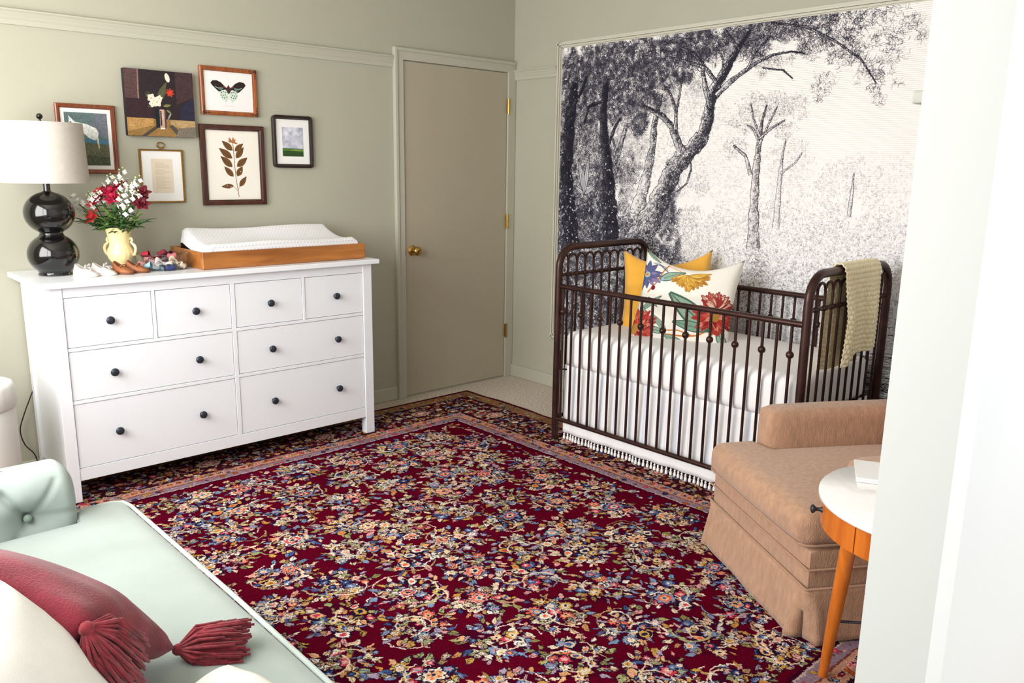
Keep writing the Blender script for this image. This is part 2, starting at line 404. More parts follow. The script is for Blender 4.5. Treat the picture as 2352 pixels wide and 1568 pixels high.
FOL=[
 (0.719,1.99,0.371,0.187,1,1),(1.1,2,0.391,0.158,1,1),(1.39,2.09,0.311,0.106,1,1),(0.589,1.78,0.201,0.224,0.85,1),(0.99,1.85,0.267,0.143,0.8,1),
 (1.07,1.71,0.0686,0.0859,0.9,1),(1.23,1.84,0.106,0.111,0.35,0.8),(1.44,1.88,0.0662,0.0533,0.2,0.6),(0.914,2.07,0.492,0.104,1,1),(1.7,2.12,0.17,0.0833,1,1),
 (1.86,2.13,0.208,0.0808,1,1),(2.03,2.13,0.214,0.0667,1,1),(2.21,2.13,0.183,0.0682,0.9,1),(1.78,2.04,0.117,0.0496,0.7,1),(2.16,2.05,0.145,0.0617,0.8,1),
 (2.28,1.99,0.0734,0.0606,0.75,1),(2.21,1.96,0.0503,0.0462,0.6,1),(2.09,2,0.0525,0.0353,0.5,0.8),(2.15,1.86,0.0561,0.0629,0.4,0.7),(2.15,1.79,0.0278,0.0253,0.5,0.7),
 (2.36,1.92,0.0478,0.0451,0.5,0.8),(2.41,1.86,0.0352,0.0897,0.6,0.9),(2.43,1.76,0.0266,0.0376,0.6,0.9),(2.46,1.91,0.0535,0.0442,0.4,0.8),(2.5,1.83,0.0272,0.0206,0.45,0.8),
 (2.49,1.96,0.0528,0.051,0.45,0.8),(2.44,2.03,0.0997,0.0512,0.5,0.9),(2.36,2.13,0.126,0.0516,0.55,0.9),(2.53,2.09,0.0515,0.0357,0.45,0.8),(2.6,2.03,0.043,0.0212,0.5,0.8),
 (2.32,1.85,0.00971,0.0457,0.3,0.6),(1.88,1.98,0.113,0.0326,0.3,0.6),(1.83,1.92,0.0241,0.0248,0.25,0.6),(2.43,2.16,0.122,0.029,0.3,0.7),(2,2.19,0.269,0.047,0.9,1),
 (0.493,1.26,0.121,0.43,1,1),(0.718,1.14,0.27,0.242,0.9,1),(0.822,1.3,0.11,0.307,0.9,1),(0.976,1.42,0.104,0.109,0.5,0.9),(0.971,1.04,0.172,0.184,0.7,1),
 (0.643,1.52,0.214,0.31,0.55,1),(0.996,1.29,0.078,0.15,0.3,0.8),(1.29,1.17,0.0778,0.183,0.8,1),(1.34,1.35,0.0467,0.0566,0.5,0.9),(1.22,0.958,0.197,0.119,0.8,1),
 (1.3,1.46,0.0353,0.0564,0.5,1),(0.62,0.72,0.35,0.4,0.85,1),(1.05,0.62,0.4,0.32,0.7,1),(0.781,1.57,0.343,0.302,0.3,0.7),
]
HAZ=[
 (1.25,1.65,0.297,0.261,0.5,0.38),(1.44,1.83,0.0995,0.116,0.5,0.42),(1.44,1.43,0.124,0.138,0.5,0.4),(1.5,1.36,0.0665,0.0551,0.6,0.5),(1.37,1.61,0.0686,0.0735,0.5,0.5),
 (0.939,1.62,0.235,0.245,0.5,0.5),(1.61,1.61,0.137,0.221,0.45,0.28),(1.65,1.43,0.158,0.178,0.45,0.26),(1.89,1.76,0.22,0.0707,0.85,0.5),(1.77,1.68,0.11,0.0513,0.8,0.5),
 (1.97,1.65,0.0931,0.0455,0.8,0.48),(1.7,1.56,0.0738,0.048,0.9,0.55),(2.06,1.72,0.0628,0.0323,0.7,0.45),(1.91,1.8,0.104,0.033,0.6,0.45),(2.02,1.52,0.152,0.0746,0.6,0.36),
 (2,1.39,0.121,0.143,0.55,0.34),(2.11,1.47,0.0625,0.0655,0.5,0.32),(2.35,1.39,0.177,0.118,0.6,0.38),(2.31,1.46,0.125,0.0475,0.5,0.34),(2.24,1.32,0.129,0.106,0.5,0.34),
 (2.49,1.3,0.102,0.116,0.45,0.32),(2.55,1.44,0.076,0.0908,0.4,0.22),(2.5,1.52,0.154,0.0455,0.35,0.15),(1.78,1.21,0.153,0.178,0.5,0.36),(1.63,1.11,0.172,0.147,0.55,0.42),
 (1.93,1.15,0.194,0.139,0.6,0.42),(2.21,1.15,0.228,0.132,0.6,0.42),(2.46,1.13,0.208,0.127,0.6,0.44),(1.46,1.12,0.125,0.132,0.6,0.55),(2.06,1.27,0.184,0.135,0.5,0.36),
 (2.58,1.18,0.0915,0.154,0.5,0.4),(1.85,1.15,0.0598,0.15,0.9,0.6),(1.89,0.953,0.915,0.16,0.65,0.5),(2.15,0.806,1.14,0.172,0.75,0.6),(2.48,0.971,0.321,0.16,0.6,0.5),
 (1.87,0.906,0.09,0.152,0.9,0.8),(1.84,0.812,0.163,0.145,0.8,0.9),
 (2.75,1.1,0.25,0.35,0.5,0.35),(2.6,0.8,0.5,0.25,0.7,0.55),(1.5,0.6,0.9,0.3,0.6,0.6),
]

def paint_mural():
    rng = np.random.default_rng(3)
    cv = Canvas(MURAL_W, MURAL_H, 720, (250, 247, 245))
    # cooler paper tone towards the foot of the print
    yy = np.linspace(0, 1, cv.H)[:, None, None]
    cv.a *= 1 - np.clip(.75 - yy, 0, 1) * np.array([.07, .045, .01], np.float32)
    X0, Z0 = MURAL_X0, MURAL_Z0
    U, V = np.meshgrid(X0 + (np.arange(cv.W) + .5) / 720, Z0 + (np.arange(cv.H) + .5) / 720)
    def field(zones, power=1):
        d = np.zeros(U.shape, np.float32); k = np.zeros(U.shape, np.float32)
        n1, n2 = smooth_noise(cv.H, cv.W, 34, rng), smooth_noise(cv.H, cv.W, 11, rng)
        for cx, cy, rx, ry, dn, ik in zones:
            q = np.hypot((U - cx) / rx, (V - cy) / ry) + (n1 - .5) * .7 + (n2 - .5) * .35
            e = np.clip((1.08 - q) * 3.2, 0, 1) * dn
            k = np.where(e > d, ik, k); d = np.maximum(d, e)
        return d, k
    def scatter(d, k, n, Lm, dk, pw=1.0, wig=.18, col=(34, 32, 46)):
        i, j = rng.integers(0, cv.W, n), rng.integers(0, cv.H, n)
        ok = rng.random(n) < d[j, i] ** pw
        i, j = i[ok], j[ok]; m = len(i)
        # heading follows a slowly turning flow so clumps read as sprays of leaves
        fl = smooth_noise(cv.H, cv.W, 46, np.random.default_rng(11))
        a = fl[j, i] * 14 + rng.normal(0, .9, m)
        L = Lm * rng.uniform(.5, 1.5, m)
        P = curl((i + rng.random(m)) / 720, (j + rng.random(m)) / 720, L, a, rng.normal(0, .38, m), rng.normal(0, wig, m))
        cv.ink(P, col, dk * k[j, i] * rng.uniform(.5, 1.15, m))
    # ruled sky
    zs = np.arange(1.36, 2.17, .0085)
    xs = np.arange(0, MURAL_W, .5 / 720)
    fade = np.clip((xs + X0 - 1.1) / .5, 0, 1)
    for z in zs:
        y = z - Z0 + .0022 * np.sin(xs * 3 + z * 9) + .0006 * np.sin(xs * 60 + z * 300)
        kk = (.10 + .16 * np.clip((z - 1.36) / .5, 0, 1)) * fade * (.6 + .4 * np.sin(xs * 35 + z * 71) ** 2)
        P = np.stack([xs, y], -1)[None]
        n, m = P.shape[:2]
        xx, jj = P[0, :, 0] * 720 - .5, P[0, :, 1] * 720 - .5
        i, j = np.floor(xx).astype(int), np.floor(jj).astype(int)
        ok = (i >= 0) & (i < cv.W) & (j >= 0) & (j < cv.H - 1); i, j, f, kk = i[ok], j[ok], (jj - np.floor(jj))[ok], kk[ok]
        for dj, w in ((0, 1 - f), (1, f)):
            cv.a[j + dj, i] *= (1 - (w * kk))[:, None]
    # distant trees
    d, k = field(HAZ)
    def trunk(kind, pts):
        P = np.array(pts); P[:, 0] -= X0; P[:, 1] -= Z0
        seg = np.linalg.norm(np.diff(P[:, :2], axis=0), axis=1); s = np.r_[0, np.cumsum(seg)]
        n = max(8, int(s[-1] * 260)); q = np.linspace(0, s[-1], n)
        C = np.c_[np.interp(q, s, P[:, 0]), np.interp(q, s, P[:, 1])]
        for _ in range(3): C[1:-1] = (C[:-2] + 2 * C[1:-1] + C[2:]) / 4
        Wd = np.interp(q, s, P[:, 2]) * (1 + .10 * np.sin(q * 47 + P[0, 0] * 9) + .06 * np.sin(q * 113))
        T = np.gradient(C, axis=0); T /= np.linalg.norm(T, axis=1)[:, None] + 1e-9
        N = np.c_[-T[:, 1], T[:, 0]]
        if N[n // 2, 0] < 0: N = -N                                   # N points to the darker flank
        fill = {'main': (226, 224, 226), 'dark': (150, 150, 160), 'lite': (238, 237, 238), 'far': (232, 228, 228), 'pale': (240, 237, 237)}[kind]
        ink = {'main': .95, 'dark': .95, 'lite': .8, 'far': .5, 'pale': .3}[kind]
        A, B = C + N * Wd[:, None] / 2, C - N * Wd[:, None] / 2
        cv.poly(np.r_[A, B[::-1]], fill)
        # outlines, twice on the dark flank
        for side, reps in ((A, 3), (B, 2)):
            for r in range(reps):
                e = side + rng.normal(0, .0012, side.shape)
                qq = np.linspace(0, n - 1, n * 8)
                L = np.c_[np.interp(qq, np.arange(n), e[:, 0]), np.interp(qq, np.arange(n), e[:, 1])][None]
                cv.ink(L, dark=ink * .8)
        # bark: strokes that run along the limb, and short cross strokes packed on the dark flank
        area = float((Wd * np.gradient(q)).sum()); m = int(area * {'main': 30000, 'dark': 40000, 'lite': 17000, 'far': 20000, 'pale': 14000}[kind]) + 4
        t = rng.integers(0, n, m); o = rng.beta(1.9, 1.0, m) - .5
        if kind in ('lite', 'far', 'pale'): o = rng.beta(1.8, .9, m) - .5
        c = C[t] + N[t] * (Wd[t] * o)[:, None]
        along = rng.random(m) < .62
        a = np.arctan2(T[t, 1], T[t, 0]) + np.where(along, rng.normal(0, .3, m), np.pi / 2 + rng.normal(0, .35, m))
        L = np.where(along, rng.uniform(.014, .045, m), np.minimum(rng.uniform(.008, .022, m), Wd[t] * .6))
        cv.ink(curl(c[:, 0], c[:, 1], L, a, rng.normal(0, .2, m), rng.normal(0, .12, m)), dark=ink * rng.uniform(.3, .95, m))
    tr = lambda *ks: [trunk(kk, p) for kk, p in TRUNKS if kk in ks]
    scatter(d, k, 36000, .019, .46, wig=.25, col=(78, 70, 82))
    scatter(d, k, 50000, .009, .40, wig=.3, col=(84, 80, 94))
    tr('pale'); tr('far')
    sel = [z for z in HAZ if z[5] >= .42]
    d2, k2 = field(sel); scatter(d2, k2, 32000, .012, .48, wig=.3, col=(64, 58, 72))
    tr('lite'); tr('dark')
    d3, k3 = field(FOL)
    dk = d3 * (U < 1.7)
    # deep shade between the leaves of the dense wood
    shade = np.clip(d3 * np.clip((2.15 - U) / .7, 0, 1) * (smooth_noise(cv.H, cv.W, 16, rng) * 1.6 - .2), 0, 1) * .7
    cv.a *= (1 - shade)[..., None] * np.array([1, 1, 1.0]) + shade[..., None] * np.array([.16, .16, .22])
    scatter(d3 * np.clip(2.9 - U, .45, 1), k3, 52000, .026, .95, wig=.22)
    tr('main')
    keep = [z for z in FOL if z[4] >= .5 or z[0] > 1.7]
    d4, k4 = field(keep)
    scatter(d4 * np.clip(2.75 - U, .35, 1), k4, 60000, .021, 1.0, wig=.22)
    scatter(d4 * (U > 1.55), k4, 15000, .034, .95, wig=.3)
    # pale leaf bodies picked out of the dark wood and the ivy
    m = 9000; i, j = rng.integers(0, cv.W, m), rng.integers(0, cv.H, m)
    ok = rng.random(m) < np.clip(d3[j, i] - .35, 0, 1) * (.25 + .75 * (V[j, i] < 1.35)) * (U[j, i] < 1.75)
    for x, y in zip(i[ok] / 720, j[ok] / 720):
        a = rng.uniform(0, 6.28); L = rng.uniform(.008, .022); g = int(rng.uniform(150, 235))
        cv.leaf(x, y, L, L * rng.uniform(.3, .55), a, (g, g, g + 8), None, None if rng.random() < .6 else (50, 48, 60))
    for (bx, by), (tx, ty), wd in (((.661, 1.29), (.608, 1.50), .03), ((.661, 1.29), (.689, 1.52), .03), ((.66, 1.29), (.751, 1.34), .02), ((.66, 1.29), (.579, 1.335), .02), ((.66, 1.29), (.64, 1.46), .022)):
        cv.leaf(bx - X0, by - Z0, math.hypot(tx - bx, ty - by), wd, math.atan2(ty - by, tx - bx), (200, 200, 208), (60, 58, 70), (30, 28, 40))
    # grass and water strokes at the foot, on the side of the open country
    m = 700; x, y = rng.uniform(1.9, 2.86, m), rng.beta(1.1, 2.2, m) * .42
    cv.ink(curl(x, y, rng.uniform(.03, .15, m), rng.normal(0, .05, m), rng.normal(0, .03, m), rng.normal(0, .02, m), 110), dark=rng.uniform(.3, .9, m))
    m = 320; x, y = rng.uniform(1.0, 2.6, m), rng.uniform(0, .12, m)
    cv.ink(curl(x, y, rng.uniform(.03, .1, m), rng.normal(1.0, .6, m), rng.normal(0, .3, m), rng.normal(0, .08, m), 90), dark=.8)
    return np.clip(cv.a, 0, 1)
# ---------------------------------------------------------------- the floral rug
RUG_X0, RUG_Y0, RUG_W, RUG_H = -3.52, -3.61, 3.0, 3.455
def paint_rug():
    rng = np.random.default_rng(21)
    W, H = RUG_W, RUG_H
    cv = Canvas(W, H, 640, (94, 6, 30))
    CREAM, PEACH, TAN, CORAL, ROSE = (236, 214, 184), (232, 178, 132), (204, 152, 100), (232, 104, 84), (206, 60, 84)
    SKY, BLUE, NAVY, INK = (128, 152, 186), (70, 92, 146), (36, 36, 72), (34, 22, 44)
    OLIVE, LEAF, GOLD, LILAC, WHITE, RUST, PINK = (150, 142, 84), (176, 176, 122), (206, 160, 78), (178, 158, 180), (240, 230, 216), (178, 84, 46), (226, 160, 156)
    def pick(*a): return a[rng.integers(len(a))]
    def palette():
        return pick((WHITE, PEACH, CORAL), (CREAM, PINK, ROSE), (SKY, CREAM, CORAL), (BLUE, SKY, CREAM), (PEACH, CREAM, NAVY), (ROSE, PINK, CREAM),
                    (NAVY, BLUE, CREAM), (LILAC, WHITE, CORAL), (GOLD, CREAM, NAVY), (CORAL, PEACH, NAVY), (CREAM, GOLD, RUST), (SKY, LILAC, ROSE), (WHITE, CREAM, GOLD))
    def bloom(x, y, r):
        k = rng.random()
        if k < .5: cv.flower(x, y, r, int(rng.integers(5, 10)), palette(), rng.uniform(0, 6), rng.uniform(.75, 1), rng.uniform(.2, .5), INK)
        elif k < .72:                                       # palmette: stacked lobes
            a = rng.uniform(0, 6.28)
            cv.flower(x, y, r * 1.15, 9, palette(), a, .8, .35, INK)
            cv.flower(x + r * .25 * math.cos(a), y + r * .25 * math.sin(a), r * .6, 5, palette(), a, 1, .3, NAVY)
        elif k < .86: cv.ellipse(x, y, r * 1.1, r * .8, INK, rng.uniform(0, 3)); cv.ellipse(x, y, r * .85, r * .6, pick(CREAM, PEACH, WHITE, GOLD), rng.uniform(0, 3)); cv.ellipse(x, y, r * .4, r * .3, pick(CORAL, ROSE, NAVY, BLUE))
        else:
            for q in range(5): cv.leaf(x, y, r * 1.3, r * .7, q * 1.257 + rng.uniform(0, .5), pick(CREAM, WHITE, PEACH, LEAF), NAVY, INK)
    def sprig(x, y, L, a):
        cv.leaf(x, y, L, L * rng.uniform(.34, .55), a, pick(CREAM, CREAM, PEACH, TAN, OLIVE, LEAF, SKY, BLUE, GOLD, WHITE, LILAC, PINK), pick(None, NAVY, RUST), INK if rng.random() < .75 else None)
    def vine(x, y, R, a0, a1, col, wd):
        t = np.linspace(a0, a1, 14)
        cv.line(np.c_[x + R * np.cos(t) * (1 - .3 * (t - a0) / (a1 - a0)), y + R * np.sin(t) * (1 - .3 * (t - a0) / (a1 - a0))], wd, col)
    b = .47
    # flower sprays on the field, drop-repeated
    dx, dy = .262, .238
    row = 0; y = b + .085
    while y < H - b - .04:
        x = b + .08 + (dx / 2 if row % 2 else 0)
        while x < W - b - .04:
            cx, cy = x + rng.normal(0, .012), y + rng.normal(0, .012); R = rng.uniform(.106, .124)
            cv.ellipse(cx, cy, R * .92, R * .84, (60, 6, 34), 0, .6, soft=5)
            for q in range(3):
                a = rng.uniform(0, 6.28); vine(cx + rng.normal(0, .03), cy + rng.normal(0, .03), rng.uniform(.045, .1), a, a + rng.uniform(1.5, 3.5), pick(SKY, CREAM, LEAF, OLIVE, WHITE), .005)
            n = 66
            for q in range(n):                                 # feathered sprigs fill the round
                rr = R * math.sqrt((q + .5) / n); a = q * 2.39996 + rng.normal(0, .2)
                sprig(cx + rr * math.cos(a), cy + rr * .9 * math.sin(a), rng.uniform(.02, .044), a + rng.normal(0, .55))
            for q in range(13):
                rr = R * .84 * math.sqrt((q + .3) / 13); a = q * 2.39996 + rng.uniform(0, 1)
                bloom(cx + rr * math.cos(a), cy + rr * .9 * math.sin(a), rng.uniform(.013, .029))
            for q in range(3):
                a = rng.uniform(0, 6.28); vine(cx + rng.normal(0, .03), cy + rng.normal(0, .03), rng.uniform(.04, .09), a, a + rng.uniform(1.5, 3.5), pick(CREAM, CREAM, WHITE, SKY, LEAF), .0055)
            if rng.random() < .7:
                bx, by, br = cx + rng.normal(0, .035), cy + rng.normal(0, .03), rng.uniform(.034, .05)
                cv.flower(bx, by, br, int(rng.integers(6, 11)), (pick(CREAM, WHITE, PINK, SKY), pick(CORAL, PEACH, ROSE), pick(CREAM, PEACH), pick(NAVY, BLUE)), rng.uniform(0, 6), .8, rng.uniform(.2, .35), INK)
                for k in range(5): cv.ellipse(bx + br * .5 * math.cos(k * 1.257), by + br * .4 * math.sin(k * 1.257), br * .13, br * .1, pick(NAVY, RUST, CORAL))
            x += dx
        y += dy * .87; row += 1
    for (xa, ya, xb, yb) in ((b + .03, b + .03, W - b - .03, b + .03), (W - b - .03, b + .03, W - b - .03, H - b - .03), (W - b - .03, H - b - .03, b + .03, H - b - .03), (b + .03, H - b - .03, b + .03, b + .03)):
        L = math.hypot(xb - xa, yb - ya); ta = math.atan2(yb - ya, xb - xa); nx, ny = -math.sin(ta), math.cos(ta)
        for q in range(int(L / .016)):
            t = (q + .5) * .016; o = rng.uniform(0, .085) * (.35 + .65 * abs(math.sin(t * 11)))
            X, Y = xa + (xb - xa) * t / L + nx * o, ya + (yb - ya) * t / L + ny * o
            if q % 6 == 0: bloom(X, Y, rng.uniform(.012, .024))
            else: sprig(X, Y, rng.uniform(.018, .034), rng.uniform(0, 6.28))
    # borders: painted as bands round the four sides
    def band(d0, d1, col):
        for x0, y0, x1, y1 in ((d0, d0, W - d0, d1), (d0, H - d1, W - d0, H - d0), (d0, d0, d1, H - d0), (W - d1, d0, W - d0, H - d0)):
            cv.poly([(x0, y0), (x1, y0), (x1, y1), (x0, y1)], col)
    def rim(d, n_per_m, f):
        for (xa, ya, xb, yb) in ((d, d, W - d, d), (W - d, d, W - d, H - d), (W - d, H - d, d, H - d), (d, H - d, d, d)):
            L = math.hypot(xb - xa, yb - ya); n = int(L * n_per_m)
            for q in range(n):
                t = (q + .5) / n; f(xa + (xb - xa) * t, ya + (yb - ya) * t, math.atan2(yb - ya, xb - xa), q)
    band(0, .47, (78, 18, 36)); band(.022, .105, (142, 112, 78)); band(.105, .112, INK)
    band(.112, .345, (66, 22, 34)); band(.345, .352, INK); band(.352, .41, (198, 146, 122)); band(.41, .416, (120, 60, 52)); band(.416, .455, (150, 124, 142)); band(.455, .462, (206, 186, 176)); band(.462, .474, (60, 10, 34))
    def guard(x, y, a, q):
        x += rng.normal(0, .01); y += rng.normal(0, .01)
        if rng.random() < .5: cv.flower(x, y, rng.uniform(.009, .016), 6, pick((RUST, TAN), (ROSE, PINK), (NAVY, LILAC), (LILAC, CREAM), (GOLD, RUST)), rng.uniform(0, 6), 1, .3, (80, 50, 44))
        else: cv.leaf(x, y, rng.uniform(.014, .026), .009, a + rng.normal(0, .9), pick((96, 70, 60), RUST, (180, 150, 110), NAVY, PINK), None, None)
    rim(.05, 34, guard); rim(.078, 34, guard)
    rim(.381, 26, lambda x, y, a, q: cv.flower(x, y, .018, 6, ((ROSE, PINK, CREAM), (NAVY, SKY, CREAM), (140, 30, 44), (RUST, PEACH))[q % 4] if q % 4 != 2 else ((140, 30, 44), CREAM), q, .8, .3, (246, 214, 190)))
    rim(.381, 30, guard); rim(.436, 34, guard)
    cols = (TAN, PEACH, GOLD, CREAM, PINK, LILAC, SKY, RUST, ROSE, OLIVE, (150, 90, 70), (190, 120, 96))
    def bsprig(x, y, a, q):
        x += rng.normal(0, .014); y += rng.normal(0, .014)
        cv.leaf(x, y, rng.uniform(.022, .05), rng.uniform(.01, .018), rng.uniform(0, 6.28), cols[rng.integers(len(cols))], pick(None, NAVY), (30, 18, 34))
    for d in (.128, .152, .178, .204, .23, .256, .282, .308, .33): rim(d, 40, bsprig)
    rim(.14, 9, lambda x, y, a, q: bloom(x, y, .02)); rim(.315, 9, lambda x, y, a, q: bloom(x, y, .02))
    rim(.228, 14, lambda x, y, a, q: cv.flower(x, y, .024, 8, palette(), q, .75, .25, (24, 18, 34)))
    def big(x, y, a, q):
        cv.flower(x, y, .066, 12, ((206, 178, 150), (176, 44, 66), (120, 26, 50)), q, .72, .18, (30, 20, 36))
        cv.flower(x, y, .036, 8, (PINK, CREAM, ROSE), q, .72, .3, (120, 40, 60))
    rim(.228, 1.7, big)
    # the weave: knots shift every outline by a couple of millimetres
    ii, jj = np.mgrid[0:cv.H, 0:cv.W]
    w1 = (smooth_noise(cv.H, cv.W, 3.2, rng) - .5) * 5.5 + (smooth_noise(cv.H, cv.W, 11, rng) - .5) * 7
    w2 = (smooth_noise(cv.H, cv.W, 3.2, rng) - .5) * 5.5 + (smooth_noise(cv.H, cv.W, 11, rng) - .5) * 7
    cv.a = cv.a[np.clip(ii + w1.astype(int), 0, cv.H - 1), np.clip(jj + w2.astype(int), 0, cv.W - 1)]
    cv.a *= np.float32(.90); cv.a *= (.86 + .28 * smooth_noise(cv.H, cv.W, 2.2, rng))[..., None] * (.94 + .12 * smooth_noise(cv.H, cv.W, 90, rng))[..., None]
    return np.clip(cv.a, 0, 1)
# ================================================================ the room
WALL = (178, 176, 159)
m_wall = mat('sage_wall_paint', WALL, .75, var=.015, scale=3, bump=.04, bscale=350)
m_trim = mat('sage_trim_paint', (186, 184, 168), .42, var=.012, scale=4)
m_door = mat('sage_door_paint', (176, 167, 147), .5, var=.012, scale=5)
m_ceil = mat('pale_ceiling_paint', (208, 204, 190), .9, var=.01)
m_white = mat('white_gloss_paint', (226, 228, 227), .45, var=.008, scale=4)
m_jamb = mat('grey_white_jamb_paint', (206, 208, 204), .5, var=.006, scale=4)
m_ledge = mat('grey_shelf_paint', (178, 178, 168), .6)
m_mould = mat('pale_sage_moulding', (204, 201, 186), .42, var=.01)
m_carpet = mat('beige_carpet', (198, 182, 162), .95, var=.5, scale=95, bump=1.0, bscale=300, sheen=.3, detail=3)
m_brass = mat('brass', (196, 160, 92), .25, metal=1, var=.05, scale=60)
CEIL = 2.62
struct('floor', box(B(), -4.3, -6.6, -.05, .12, .12, 0), m_carpet)
struct('ceiling', box(B(), -4.3, -3.80, CEIL, .12, .12, CEIL + .06), m_ceil)
struct('wall_back', box(B(), -4.22, 0, 0, .12, .12, CEIL), m_wall)
struct('wall_right', box(B(), 0, -3.80, 0, .12, 0, CEIL), m_wall)
# left wall with the window opening
bm = B(); X0, X1 = -4.22, -4.10; WY0, WY1, WZ0, WZ1 = -2.95, -.55, .86, 2.36
box(bm, X0, -3.80, 0, X1, 0, WZ0); box(bm, X0, -3.80, WZ1, X1, 0, CEIL); box(bm, X0, -3.80, WZ0, X1, WY0, WZ1); box(bm, X0, WY1, WZ0, X1, 0, WZ1)
struct('wall_left', bm, m_wall)
bm = B()
for y0, y1 in ((WY0, WY0 + .05), (WY1 - .05, WY1), ((WY0 + WY1) / 2 - .03, (WY0 + WY1) / 2 + .03)): box(bm, X0 + .02, y0, WZ0, X1 - .02, y1, WZ1)
for z0, z1 in ((WZ0, WZ0 + .05), (WZ1 - .05, WZ1)): box(bm, X0 + .02, WY0 + .05, z0, X1 - .02, WY1 - .05, z1)
struct('window_1', bm, m_white)
# front wall with the wide cased opening the room is seen through
JX, JY0, JY1 = -2.761, -3.794, -3.705
bm = B(); box(bm, JX + .006, JY0, 0, .12, JY1, CEIL); box(bm, -4.22, JY0, 0, -4.0, JY1, CEIL); box(bm, -4.0, JY0, 2.2, JX, JY1, CEIL)
struct('wall_front', bm, m_white)
struct('trim_8', box(B(), JX, JY0, 0, JX + .006, JY1, 2.2), m_jamb)
bm = B(); box(bm, JX, JY0 - .018, 0, JX + .105, JY0, 2.3)
struct('trim_7', bm, m_white)
# baseboards
def base(name, x0, y0, x1, y1):
    bm = B(); box(bm, x0, y0, 0, x1, y1, .085)
    struct(name, bm, m_trim, bevel=.006)
base('baseboard_back', -4.10, -.014, -.967, 0)
base('baseboard_right', -.014, JY1, 0, -.018)
base('baseboard_left', -4.10, JY1, -4.086, -.014)
# picture rails: three fine reeds on a flat band
def rail_profile(z):
    return [(0, z - .062), (.010, z - .062), (.013, z - .052), (.012, z - .044), (.017, z - .036), (.015, z - .028), (.021, z - .018), (.019, z - .012), (.026, z - .006), (.026, z), (0, z)]
def rail_back(name, x0, x1, z):
    bm = B(); P = rail_profile(z)
    A = [bm.verts.new((x0, -d, q)) for d, q in P]; C = [bm.verts.new((x1, -d, q)) for d, q in P]
    bm.faces.new(A); bm.faces.new(C[::-1])
    for k in range(len(P)): bm.faces.new((A[k], C[k], C[(k + 1) % len(P)], A[(k + 1) % len(P)]))
    struct(name, bm, m_trim)
def rail_right(name, y0, y1, z):
    bm = B(); P = rail_profile(z)
    A = [bm.verts.new((-d, y0, q)) for d, q in P]; C = [bm.verts.new((-d, y1, q)) for d, q in P]
    bm.faces.new(A); bm.faces.new(C[::-1])
    for k in range(len(P)): bm.faces.new((A[k], C[k], C[(k + 1) % len(P)], A[(k + 1) % len(P)]))
    struct(name, bm, m_trim)
ZR, ZM = 2.060, 2.199
rail_back('trim_1', -4.10, -.967, ZR)
rail_right('trim_2', 0, -.402, ZR)
# moulding round the wallpaper panel
MY0, MY1, MZB = -.402, -3.36, .336
bm = B()
def mould(a, b, c, d):                                         # stepped section running round the panel
    for w0, w1, t in ((0, .009, .012), (.009, .012, .006), (.012, .021, .026), (.021, .025, .010), (.025, .033, .020), (.033, .038, .007)):
        if a == 'v': box(bm, -t, min(b - w0, b - w1), c, 0, max(b - w0, b - w1), d)
        if a == 'h': box(bm, -t, c, min(b - w0, b - w1), 0, d, max(b - w0, b - w1))
        if a == 'l': box(bm, -t, c, b + w0, 0, d, b + w1)
        if a == 'r': box(bm, -t, b + w0, c, 0, b + w1, d)
mould('v', MY0, MZB, ZM); mould('h', ZM, MY1, MY0); mould('l', MZB, MY1, MY0); mould('r', MY1, MZB, ZM)
struct('trim_3', bm, m_mould)
# the door and its casing
DX0, DX1, DZ = -.8973, -.0745, 2.04
bm = B()
for x0, x1, z0, z1 in ((-.967, DX0 - .004, 0, 2.112), (DX1 + .004, -.002, 0, 2.112), (DX0 - .004, DX1 + .004, DZ + .004, 2.112)):
    box(bm, x0, -.022, z0, x1, 0, z1)
for x0, x1, z0, z1 in ((-.967, -.945, 0, 2.112), (-.945, -.003, 2.092, 2.112)):
    box(bm, x0, -.029, z0, x1, -.022, z1)
struct('trim_4', bm, m_trim, bevel=.004)
door = obj('door_1', box(B(), DX0, -.012, .012, DX1, -.0005, DZ), m_door, bevel=.002); door['kind'] = 'structure'
bm = B(); Mk = Matrix.Translation((-.845, -.012, .93)) @ Matrix.Rotation(R(90), 4, 'X')
lathe(bm, [(.033, 0), (.033, .004), (.026, .009), (.014, .012), (.012, .030), (.018, .036), (.026, .044), (.0285, .054), (.026, .063), (.018, .069), (.010, .070), (.009, .067), (.0085, .067)], 28, M=Mk)
obj('door_knob', bm, m_brass, door, smooth=50)
obj('latch_plate', box(B(), DX0 - .004, -.0135, .90, DX0 + .004, -.011, .96), m_brass, door)
for z in (1.83, 1.083, .334):
    bm = B(); tube(bm, [(DX1 + .005, -.026, z - .045), (DX1 + .005, -.026, z + .045)], .0065, 10)
    for q in (-.046, -.016, .014, .046): lathe(bm, [(.0075, q - .002), (.0075, q + .002)], 10, (DX1 + .005, -.026, z))
    box(bm, DX1 - .007, -.0235, z - .044, DX1 + .018, -.0225, z + .044)
    obj('hinge', bm, m_brass, door, smooth=40)
